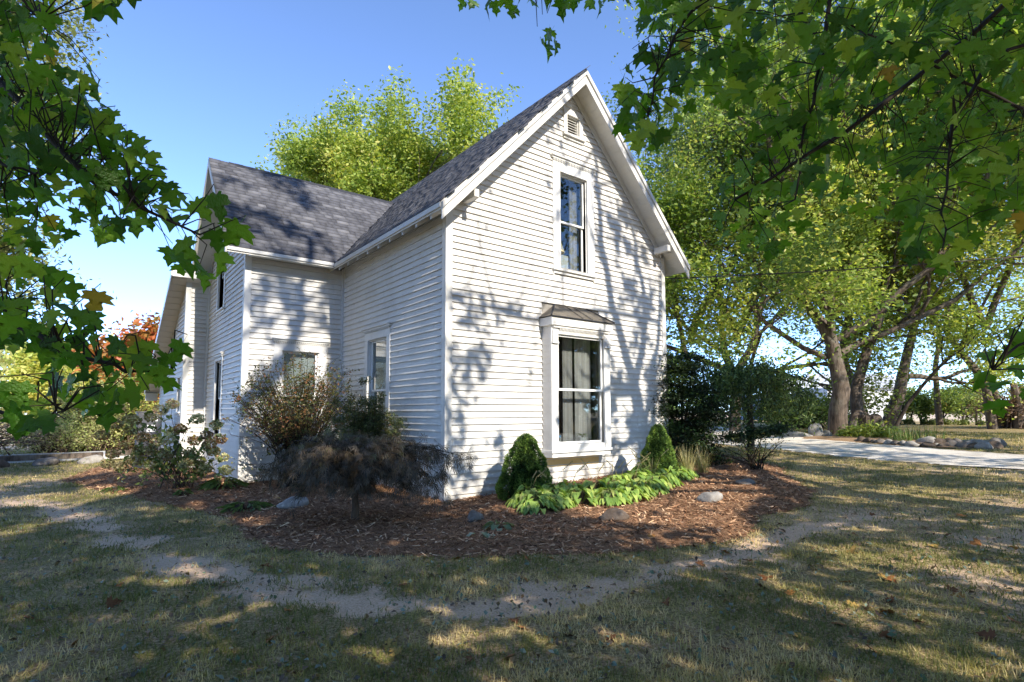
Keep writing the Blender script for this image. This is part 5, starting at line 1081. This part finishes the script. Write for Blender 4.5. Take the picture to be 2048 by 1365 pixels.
# ------------------------------------------------------------------ maple leaves (near)
def maple_outline():
    half = [(0, 0), (.06, -.02), (.20, -.12), (.30, -.10), (.27, .0), (.44, .03), (.60, .10), (.50, .20), (.66, .38), (.46, .38), (.30, .36), (.24, .44), (.34, .62), (.30, .72), (.20, .70), (.12, .82), (0, 1.05)]
    return half
def maple_mesh(k, g):
    h = maple_outline(); V = []; L = .5
    jr = [(x*(1+g.normal()*.05), y*(1+g.normal()*.03)) for x, y in h]; jl = [(x*(1+g.normal()*.05), y*(1+g.normal()*.03)) for x, y in h]
    fold = g.uniform(.1, .7); curl = g.uniform(-.3, 1.1); tw = g.normal()*.12
    def W_(x, y): z = abs(x)*fold-(y-.3)**2*curl*.5*(y > .3)-.25*x*x+tw*x*y+.03*math.sin(9*x+5*y); return (x, y, z)
    ctr = [(0, .0), (0, .18), (0, .36), (0, .60), (0, .80)]
    V = [W_(*c) for c in ctr]+[W_(0, 1.05)]; F = []
    cidx = lambda y: 0 if y < .02 else 1 if y < .22 else 2 if y < .42 else 3 if y < .68 else 4
    for sgn, hh in ((1, jr), (-1, jl)):
        idx = [0]; prev_c = 0
        for (x, y) in hh[1:-1]: V.append(W_(x*sgn, y)); idx.append(len(V)-1)
        idx.append(5); ys = [p[1] for p in hh]
        cm = [0, 0, 0, 1, 1, 1, 1, 2, 2, 2, 2, 3, 3, 4, 4, 4, 4]
        for i in range(len(idx)-1):
            a, b = idx[i], idx[i+1]; c = cm[i+1]
            t = (a, b, c) if sgn > 0 else (b, a, c)
            if len(set(t)) == 3: F.append(t)
            if cm[i] != c and i > 0:
                t = (cm[i], a, c) if sgn > 0 else (a, cm[i], c)
                if len(set(t)) == 3: F.append(t)
    # petiole
    b = len(V); V += [(-.007, 0, 0), (.007, 0, 0), (.02, -.38, .06), (.006, -.38, .06)]; F += [(b, b+1, b+2), (b, b+2, b+3)]
    me = make_mesh('leaf', V, np.array(F), None, np.full(len(V), g.uniform(.1, .9))); return me
def near_leaf_mat(ob=True):
    m = M('maple_leaf_near', (.03, .05, .02), .42, .35); r = m.objrand() if ob else m.ramp(m.noise(1.6, 3, .7), [(.3, 0.), (.7, .9)])
    veins = m.node('ShaderNodeTexWave'); veins.inputs['Scale'].default_value = 9; veins.inputs['Distortion'].default_value = 1.5; m.l.new(m.co('Object'), veins.inputs[0])
    c = m.ramp(r, [(0, (.025, .080, .008)), (.35, (.06, .155, .012)), (.7, (.13, .25, .022)), (.984, (.26, .34, .045)), (.990, (.36, .25, .04)), (1, (.36, .20, .04))])
    c = m.mix(m.ramp(m.noise(7, 4, .7), [(.55, 0.), (.75, .5)]), c, (.12, .10, .035)); c = m.mix(m.ramp(veins.outputs['Fac'], [(.90, 0.), (.98, .25)]), c, (.16, .20, .07)); m.color(c); m.bump(m.noise(9, 3, .5), .4, .05)
    m.translucent(m.mix(1., c, (2.1, 2.2, .7), 'MULTIPLY'), .42); return m.m
NLM = near_leaf_mat(); gl = np.random.default_rng(90); NLV = []
for k in range(10): me = maple_mesh(k, gl); me.materials.append(NLM); NLV.append(me)
def place_leaf(parent, P, tipdir, normal, size, k):
    y = Vector(tipdir).normalized(); n = Vector(normal); n = (n-y*n.dot(y)).normalized(); x = y.cross(n); o = link('leaf', NLV[k % 10], parent); s = size
    o.matrix_local = Matrix(((x.x*s, y.x*s, n.x*s, P[0]), (x.y*s, y.y*s, n.y*s, P[1]), (x.z*s, y.z*s, n.z*s, P[2]), (0, 0, 0, 1))); return o
# canopy trees behind the camera (they cast the dappled shade and reach over the picture's corners)
SX, SZ = SUN[0]/-SUN[1], SUN[2]/-SUN[1]      # travel per metre towards -y
def proj_px(P):
    v = P-CAM; zc = v@FW; zc_ = np.where(zc > .05, zc, .05); return CX+FPX*(v@RT)/zc_, CY-FPX*(v@UP)/zc_, zc
def infr(P, m=60): X, Y, zc = proj_px(P); return (zc > .05) & (X > -m) & (X < 2048+m) & (Y > -m) & (Y < 1365+m)
# lit patches on the ground, as picture outlines projected to the ground
def gp(L): return np.array([ghit(*p)[:2] for p in L])
LITS = [(np.array([(-4.7, 4.4), (-2.3, 4.2), (-2.2, 7.4), (-4.9, 7.6)]), .22), (gp([(1085, 960), (1200, 930), (1330, 925), (1445, 950), (1445, 1000), (1220, 1045), (1120, 1045)]), .05), (gp([(1130, 1000), (1300, 985), (1480, 960), (1500, 985), (1460, 1030), (1560, 1090), (1500, 1095), (1400, 1055), (1250, 1055), (1140, 1040)]), .08), (gp([(800, 1010), (900, 1012), (985, 1035), (900, 1045), (790, 1050)]), .45), (gp([(640, 1000), (760, 985), (860, 1000), (820, 1030), (650, 1022)]), .5),
    (gp([(1420, 925), (1500, 928), (1640, 955), (1660, 1000), (1560, 975), (1430, 955)]), .12), (gp([(1420, 1115), (1445, 1118), (1440, 1128), (1415, 1126)]), .1), (gp([(1540, 1155), (1600, 1180), (1750, 1210), (1750, 1235), (1640, 1222), (1530, 1172)]), .15), (gp([(1720, 1285), (1800, 1300), (1950, 1335), (2060, 1362), (1980, 1372), (1850, 1345), (1740, 1310)]), .1), (gp([(1620, 1040), (1760, 1050), (1770, 1062), (1640, 1062)]), .5), (gp([(1940, 1150), (2060, 1165), (2060, 1185), (1950, 1180)]), .3), (gp([(1680, 1120), (1850, 1135), (1850, 1148), (1700, 1140)]), .4),
    (gp([(0, 915), (200, 905), (320, 920), (200, 940), (120, 945), (0, 975)]), .06), (gp([(0, 992), (130, 985), (210, 1000), (140, 1018), (0, 1010)]), .15), (gp([(0, 1060), (50, 1062), (50, 1075), (0, 1075)]), .2), (gp([(200, 950), (460, 970), (480, 1000), (360, 990), (220, 975)]), .5), (gp([(460, 1040), (520, 1035), (540, 1050), (480, 1056)]), .3), (gp([(1660, 960), (2060, 985), (2060, 1015), (1850, 1010), (1660, 990)]), .35), (gp([(1440, 885), (1560, 890), (2060, 925), (2060, 950), (1640, 935), (1450, 915)]), .35)]
def ground_density(x, y):
    d = np.full(np.shape(x), 1.); n1 = fbm(x*.9, y*1.4+3, .8)
    far = ss(8.5, 11.5, x-.35*y) ; d = d*(1-far)+far*np.where(n1 > .56, .8, .03)
    farl = ss(5.5, 10, y)*(x < -1.5); d = d*(1-farl)+farl*.12
    d = np.where(n1 > .665, d*.35, d)
    for P, v in LITS: m = inpoly(x, y, P); d = np.where(m, v*(.6+.8*fbm(x, y, 3.)), d)
    return np.clip(d, 0, 1)
def wall_density(x, z):
    n = fbm(x*1.3+5, z*1.3, 1.6); n2 = fbm(x+17, z*.8, 3.2); d = .015+.25*(n > .66)
    right = ss(3.75, 4.3, x-.12*(z-3)); d = d+right*.50*ss(.40, .56, n2)
    d = d+.85*np.exp(-(((x-.55)/.42)**2+((z-2.55)/.55)**2))*(n2 > .42)+.35*np.exp(-(((x-.15)/.35)**2+((z-1.3)/.9)**2))+.55*np.exp(-((z-3.42+.10*(x-.8))/.11)**2)*(x < 2.3)+.35*((x > 3.6) & (z > 5.2))*(n2 > .45)+.22*np.exp(-((z-.45)/.3)**2)*(x < 1.9)
    d = d+.35*(z > 5.9)*(n2 > .55)
    return np.clip(d, 0, 1)
def landing(P):
    """density allowed for a leaf at P from where its shadow falls"""
    x, y, z = P[:, 0], P[:, 1], P[:, 2]
    t = -y; xa = x-SX*t; za = z-SZ*t; onA = (xa > -.4) & (xa < 6.3) & (za > 0) & (za < ROOFmax(xa))
    t2 = 4.7-y; xb = x-SX*t2; zb = z-SZ*t2; onB = (xb > -2.7) & (xb < -.38) & (zb > 0) & (zb < 9)
    tg = z/SZ; xg = x-SX*tg; yg = y+tg; dg = ground_density(xg, yg)
    nb = fbm(xb*1.0+.5*zb, zb*.8+8, 1.25); dB = np.where(zb > 4.6, np.where(nb > .47, .85, .0), np.where(nb > .56, .55, .05)); dB = np.where((xb > -1.75) & (xb < -1.0) & (zb > 2.8) & (zb < 4.6), .5, dB)
    return np.where(onA, wall_density(xa, za), np.where(onB, dB, np.where((xg > 0) & (xg < 6) & (yg > 0), .1, dg)))
def ROOFmax(x): return 8.43-1.056*np.abs(x-2.95)
CANM = leafmat('canopy_leaf', [(0, (.06, .11, .025)), (.5, (.11, .17, .04)), (1, (.20, .23, .06))], .45, 1.8)
def canopy(name, label, base, seed, xr, nl, limbs, hmax=15.):
    g = np.random.default_rng(seed); T = thing(name, label, 'tree', (base[0], base[1], float(hgt(*base)))); o = np.array([base[0], base[1], float(hgt(*base))]); out = []; anc = []
    for pts, r0, r1 in limbs:
        p = np.array(pts, float)-o; n = 14; t = np.linspace(0, len(p)-1, n); q = np.stack([np.interp(t, np.arange(len(p)), p[:, k]) for k in range(3)], 1); q[1:-1] = (q[:-2]+q[1:-1]*2+q[2:])/4+g.normal(size=(n-2, 3))*.03; out.append((q, np.linspace(r0, r1, n), 0 if r0 > .15 else 1))
        for k in range(int(7)):
            j = int(g.integers(4, n)); d = nrm(g.normal(size=3)+[0, 0, .3]); sub = []; grow(q[j], d, 1.7, r1*.55+.012, 2, 4, sub, [], g, .05, .2, (2, 3), (25, 60), (.5, .7), None)
            for s_ in sub:
                if not infr(s_[0]+o, 30).any(): out.append(s_)
    tk = [b for b in out if b[2] == 0]; bk = [b for b in out if b[2] > 0]; V, F = tubes_np(tk); link('trunk', make_mesh('trunk', V, F, BARK, smooth=True), T)
    if bk: V, F = tubes_np(bk); link('branches', make_mesh('branches', V, F, BARK, smooth=True), T)
    # foliage: clumps whose gaps let the sun through
    n = int(nl*1.7); Y = g.uniform(-9.5, 8.5, n); X = g.uniform(xr[0], xr[1], n); h0 = np.maximum(3.2, SZ*(Y+8.9)); H = h0+g.uniform(0, 4.2, n)**1.; wall = g.uniform(0, 1, n) < .45; H = np.where(wall, g.uniform(6.6, hmax, n), H); yy = np.where(wall, g.uniform(-14.5, -9.2, n), Y-H/SZ)
    P = np.stack([X, yy, H], 1); P = P[(P[:, 2] > 3) & (P[:, 1] > -21)]; dens = landing(P); P = P[(g.uniform(0, 1, len(P)) < dens**1.15) & ~infr(P, 50)]
    cl = g.normal(size=(len(P), 5, 3))*.11; Q = (P[:, None, :]+cl).reshape(-1, 3); Q = Q[g.uniform(0, 1, len(Q)) < np.clip(landing(Q)*1.6+.02, 0, 1)]; Q = Q[~infr(Q, 40)]
    V, F, t = leaf_arrays(Q-o, .17, g, width=.8, tint=g.uniform(0, 1, len(Q)), upbias=.3, face=SUN); f = link('crown', make_mesh('crown', V, F, CANM, t), T); f['kind'] = 'stuff'; return T, o, g
def wpt(px, py, val=0.):
    d = FW+RT*(px-CX)/FPX-UP*(py-CY)/FPX; t = (val-CAM[1])/d[1]; p = CAM+d*t; return p
def shadow_limb(pxs, y, wallv=0.):
    r = []
    for p in pxs: w_ = wpt(*p, wallv); t = wallv-y; r.append((w_[0]+SX*t, y+rng.normal()*.06, w_[2]+SZ*t))
    return r
YT = -9.3
L0 = shadow_limb([(1292, 935), (1280, 860), (1268, 780)], YT)
LA = [L0[-1]]+shadow_limb([(1246, 700), (1222, 610), (1205, 500), (1196, 400), (1186, 300)], YT)
LB2 = [L0[-1]]+shadow_limb([(1284, 690), (1290, 600), (1270, 500), (1262, 430)], YT)
LC = shadow_limb([(1300, 900), (1302, 800), (1312, 700), (1318, 560)], YT+.3)
LD = shadow_limb([(1320, 640), (1180, 625), (1085, 645), (990, 632), (905, 596)], YT-.4)
base1 = (L0[0][0]+.25, YT-.3)
limbs1 = [([(base1[0], base1[1], -.1), (base1[0]-.05, base1[1]+.1, 2.5), (L0[0][0]+.05, YT, 5.)]+L0, .34, .19), (LA, .15, .05), (LB2, .13, .04), ([L0[0]]+LC, .14, .05), (LD, .055, .03),
    ([(base1[0], base1[1]+.1, 3.6), (3.6, -8.9, 4.6), (1.6, -8.4, 5.0), (-.4, -7.8, 5.0), (-1.8, -7.4, 4.7)], .11, .03),
    ([(base1[0], base1[1], 5.0), (8, -10.5, 7.5), (11, -11.5, 9.5)], .16, .06), ([(base1[0], base1[1], 4.5), (3.4, -11.5, 7.5), (1.0, -13, 9.5)], .16, .06), ([(base1[0], base1[1], 4.), (7.5, -8.2, 6.), (10.5, -7.8, 7.6)], .13, .05)]
T1, O1, G1 = canopy('sugar_maple', 'big maple whose dark leafy branches hang across the upper right corner', base1, 901, (-1.5, 12), 10500, limbs1)
base2 = (-9.3, -9.6)
LBW = shadow_limb([(560, 760), (585, 690), (600, 620), (606, 560), (625, 460)], -10.2, 4.7)
limbs2 = [([(-9.3, -9.6, -.1), (-9.2, -9.7, 2.5), (-9.0, -10.0, 5)], .36, .24), ([(-9.0, -10.0, 5), (-7, -10.2, 8)]+LBW, .2, .08), ([(-9.1, -9.8, 4.), (-8.2, -8.0, 5.2), (-7.2, -6.6, 5.4), (-6.6, -5.8, 4.9)], .11, .03), ([(-9.0, -10.0, 5), (-11.5, -11, 8), (-13, -12, 10)], .18, .06), ([(-9.0, -10.0, 4.6), (-9.8, -8, 7.5), (-10.4, -6.6, 9)], .16, .05), ([(-9.0, -10.0, 5), (-8, -11, 10), (-5, -12, 14.5), (-3, -12.5, 18.5)], .2, .06), ([(-6.5, -11.5, 12), (-2.6, -12, 15), (-1.2, -12.2, 16.2)], .1, .04)]
T2, O2, G2 = canopy('sugar_maple', 'maple whose dark leafy branches hang across the upper left corner', base2, 902, (-13, -1.0), 11000, limbs2, hmax=21.)
limbs3 = [([(14.5, -13, 0), (14.4, -13, 3), (14.2, -13.1, 6)], .35, .22), ([(14.2, -13.1, 6), (13, -13, 9), (12, -12, 12)], .18, .06), ([(14.2, -13.1, 5.6), (16.5, -12.4, 8.5), (18, -12, 11)], .18, .06)]
canopy('offscreen_maple', 'shade maple on the lawn beyond the right picture edge', (14.5, -13), 903, (11, 24), 5200, limbs3, hmax=13)
# ---- individually modelled leaves on the overhanging branches
NLM2 = near_leaf_mat(False)
def branch_pts(px): return np.array([at(x, y, d) for x, y, d in px])
def poly_sample(P, n, g, mind):
    P = np.array(P, float); out = []; tries = 0; lo, hi = P.min(0), P.max(0)
    while len(out) < n and tries < n*60:
        tries += 1; p = g.uniform(lo, hi)
        if not inpoly(p[0:1], p[1:2], P)[0]: continue
        if out and np.min(np.hypot(*(np.array(out)-p).T)) < mind*(1-tries/(n*60)): continue
        out.append(p)
    return out
def overhang(T, O, g, branches, zones, kb):
    tb = []; BP = []
    for pts, r0, r1 in branches:
        p = branch_pts(pts); n = 12; t = np.linspace(0, len(p)-1, n); q = np.stack([np.interp(t, np.arange(len(p)), p[:, k]) for k in range(3)], 1); q[1:-1] = (q[:-2]+2*q[1:-1]+q[2:])/4+g.normal(size=(n-2, 3))*.008; tb.append((q-O, np.linspace(r0, r1, n), 3)); tt = np.linspace(0, n-1, 90); BP.append(np.stack([np.interp(tt, np.arange(n), q[:, k]) for k in range(3)], 1))
    BP = np.concatenate(BP); cnt = 0; items = []
    for P, n, mind, dr, sz in zones:
        for p in poly_sample(P, n, g, mind): items.append((p, g.uniform(*dr), sz))
    for p, dep, sz in items:
        W_ = at(p[0], p[1], dep); toc = nrm(CAM-W_); size = sz*g.uniform(.72, 1.15)
        tip = nrm(np.array([0, 0, -1.])+g.normal(size=3)*.42+RT*g.normal()*.25); nn = nrm(toc*g.choice([1, 1, .35])+g.normal(size=3)*.55+np.array([0, 0, .55])); st = W_-tip*size*.45
        if cnt < 300: place_leaf(T, st-O, tip, nn, size, int(g.integers(0, 10)))
        cnt += 1; a = st-tip*size*.36
        dd = np.linalg.norm(BP-a, axis=1); j = int(np.argmin(dd)); b = BP[j]
        if dd[j] < .42: m = (a+b)/2+np.array([0, 0, .03])+g.normal(size=3)*.02; tb.append((np.stack([b, m, a])-O, np.array([.0032, .0022, .0014]), 5))
        elif g.uniform() < .4: c = a+nrm(g.normal(size=3)*.7+[0, 0, .8])*.22; tb.append((np.stack([c, (a+c)/2+g.normal(size=3)*.015, a])-O, np.array([.003, .0022, .0014]), 5))
    Vs, Fs, off = [], [], 0     # the leaves behind the first layer, joined
    for P, n, mind, dr, sz in zones:
        for p in poly_sample(P, int(n*kb), g, mind*.5):
            W_ = at(p[0], p[1], g.uniform(dr[0]+.35, dr[1]+1.0)); size = sz*g.uniform(.8, 1.25); tip = nrm(np.array([0, 0, -1.])+g.normal(size=3)*.5); nn = nrm(nrm(CAM-W_)+g.normal(size=3)*.6+np.array([0, 0, .5])); nn = nrm(nn-tip*(nn@tip)); x = np.cross(tip, nn)
            me = NLV[int(g.integers(0, 10))]; v = np.array([q.co for q in me.vertices]); f = np.array([q.vertices for q in me.polygons]); Vs.append((v@np.stack([x, tip, nn]))*size+W_-O); Fs.append(f+off); off += len(v)
    V, F = np.concatenate(Vs), np.concatenate(Fs); link('foliage', make_mesh('foliage', V, F, NLM2, np.full(len(V), .5)), T, kind='stuff')
    V, F = tubes_np(tb); link('twigs', make_mesh('twigs', V, F, TWIGD, smooth=True), T)
BR = [([(2300, -260, 2.9), (1960, 60, 2.7), (1700, 260, 2.5), (1560, 350, 2.4), (1470, 400, 2.3)], .016, .004), ([(1700, -300, 2.9), (1665, 0, 2.7), (1640, 140, 2.6), (1610, 260, 2.5), (1590, 400, 2.5)], .015, .004), ([(2150, 50, 2.4), (1960, 130, 2.3), (1905, 260, 2.2), (1893, 400, 2.2), (1885, 500, 2.2)], .010, .003), ([(1500, -260, 2.6), (1420, -40, 2.5), (1360, 60, 2.4), (1310, 160, 2.3), (1290, 270, 2.3)], .010, .003), ([(1420, -100, 2.4), (1250, -40, 2.3), (1100, -15, 2.2), (930, -20, 2.2)], .009, .003), ([(2200, 250, 2.6), (2000, 200, 2.5), (1800, 90, 2.5), (1640, 20, 2.5)], .010, .003), ([(2250, 560, 2.1), (2120, 640, 2.0), (2040, 690, 1.9), (1985, 740, 1.8)], .008, .003)]
ZR = [([(1480, -30), (2080, -30), (2080, 300), (1820, 330), (1620, 300), (1470, 200)], 170, 31, (2.0, 3.3), 0.087), ([(1275, -30), (1500, -30), (1500, 200), (1390, 190), (1300, 120)], 42, 28, (2.1, 2.9), 0.085), ([(1290, 110), (1390, 160), (1370, 230), (1300, 310), (1270, 290), (1225, 240), (1225, 170)], 19, 25, (2.1, 2.5), 0.082), ([(1480, 190), (1640, 280), (1620, 420), (1570, 500), (1430, 500), (1440, 380)], 30, 33, (2.1, 2.9), 0.085), ([(1800, 300), (2080, 280), (2080, 470), (1960, 440), (1930, 530), (1820, 520), (1790, 420)], 50, 31, (2.0, 2.9), 0.085), ([(1620, 290), (1810, 320), (1800, 450), (1700, 420), (1630, 400)], 18, 35, (2.2, 3.), 0.079), ([(925, -25), (1260, -25), (1250, 20), (1100, 25), (930, 10)], 19, 23, (2.0, 2.5), 0.076), ([(1075, 30), (1110, 30), (1110, 95), (1080, 90)], 4, 14, (2.0, 2.3), 0.076), ([(1960, 700), (2080, 640), (2080, 790), (1990, 770), (1950, 770)], 8, 31, (1.5, 1.9), 0.085), ([(1975, 790), (2010, 790), (2000, 830)], 1, 16, (1.7, 1.8), 0.085)]
overhang(T1, O1, G1, BR, ZR, 1.2)
BL = [([(-300, -60, 2.2), (0, 150, 2.0), (60, 230, 1.95), (115, 300, 1.9), (200, 380, 1.85), (300, 430, 1.85), (400, 470, 1.9)], .014, .004), ([(-200, 180, 1.9), (0, 330, 1.8), (100, 350, 1.8)], .008, .003), ([(-300, 500, 1.9), (0, 630, 1.75), (90, 690, 1.7), (200, 735, 1.7), (280, 745, 1.7), (345, 740, 1.75)], .010, .003), ([(-200, 800, 1.6), (0, 830, 1.5), (90, 828, 1.5), (128, 822, 1.5)], .006, .003), ([(-300, -200, 2.), (0, -60, 1.9), (80, 40, 1.9)], .008, .003)]
ZL = [([(-40, -40), (85, -40), (100, 60), (110, 170), (-40, 210)], 44, 27, (1.6, 2.2), 0.071), ([(-40, 200), (110, 140), (185, 150), (225, 230), (240, 330), (180, 400), (60, 400), (-40, 330)], 75, 30, (1.6, 2.2), 0.071), ([(235, 260), (300, 300), (350, 400), (300, 470), (200, 480), (170, 400), (220, 330)], 32, 28, (1.7, 2.1), 0.066), ([(350, 390), (440, 385), (480, 440), (440, 540), (400, 580), (340, 520), (330, 440)], 13, 34, (1.95, 2.3), 0.095), ([(-40, 340), (60, 410), (170, 430), (100, 520), (-40, 480)], 17, 35, (1.7, 2.1), 0.066), ([(-40, 520), (60, 540), (200, 600), (220, 640), (100, 700), (-40, 690)], 28, 33, (1.5, 1.9), 0.069), ([(60, 680), (250, 680), (360, 700), (350, 760), (250, 800), (170, 810), (80, 760)], 28, 31, (1.5, 1.9), 0.066), ([(-40, 750), (80, 790), (100, 850), (40, 860), (-40, 830)], 7, 28, (1.3, 1.6), 0.066), ([(170, 790), (230, 800), (210, 840), (180, 830)], 4, 20, (1.5, 1.7), 0.071), ([(195, -20), (250, -20), (215, 5)], 3, 19, (1.8, 2.), .13)]
overhang(T2, O2, G2, BL, ZL, .4)
# fallen leaves on the lawn
FLM = M('fallen_leaf_dry', (.3, .12, .04), .7, .2); FLM.color(FLM.mix(FLM.ramp(FLM.noise(8, 4, .7), [(.4, 0.), (.7, .6)]), FLM.ramp(FLM.objrand(), [(0, (.10, .045, .02)), (.35, (.26, .10, .03)), (.7, (.42, .19, .05)), (1, (.45, .30, .08))]), (.12, .05, .025)))
FV = []
for k in range(6): me = maple_mesh(k, gl); me.name = 'fallen_leaf'; me.materials.append(FLM.m); FV.append(me)
KN = [(1330, 1206), (1318, 1168-40), (1395, 1127), (1735, 1222), (1700, 1213), (1845, 1250), (1520, 1177), (1850, 1056), (1862, 1093), (1770, 1158), (1925, 1035), (1895, 1074), (1960, 1088), (2035, 1100), (770, 1293), (945, 1320), (1010, 1321), (1775, 1160), (1640, 1118), (1300, 1084), (1540, 1097), (1390, 1095), (1630, 1140), (1900, 1185), (2025, 1245), (1080, 1092), (1218, 1278), (630, 1042), (60, 1240), (215, 1215), (1450, 1300), (1560, 1060), (1705, 1070)]
gf = np.random.default_rng(95)
for i in range(85):
    if i < len(KN): p = ghit(*KN[i])
    else: p = ghit(gf.uniform(900, 2048) if gf.uniform() < .8 else gf.uniform(0, 900), 990+370*gf.uniform()**1.3)
    z = gpt(p[0], p[1])[2]+.012; o = bpy.data.objects.new('fallen_leaf', FV[i % 6]); COL.objects.link(o); s = gf.uniform(.055, .11)
    o.location = (p[0], p[1], z); o.rotation_euler = (gf.normal()*.35, gf.normal()*.35, gf.uniform(0, 6.28)); o.scale = (s, s, s); tag(o, 'dry orange brown maple leaf fallen on the %s' % ('mulch bed' if bed_h(p[0], p[1]) > 0 else 'right part of the lawn' if p[0] > 1.0 else 'nearest grass in front of the worn path' if p[1] < -4.7 else 'worn path or the grass beside it'), 'fallen leaf', 'dry leaves fallen on the ground')
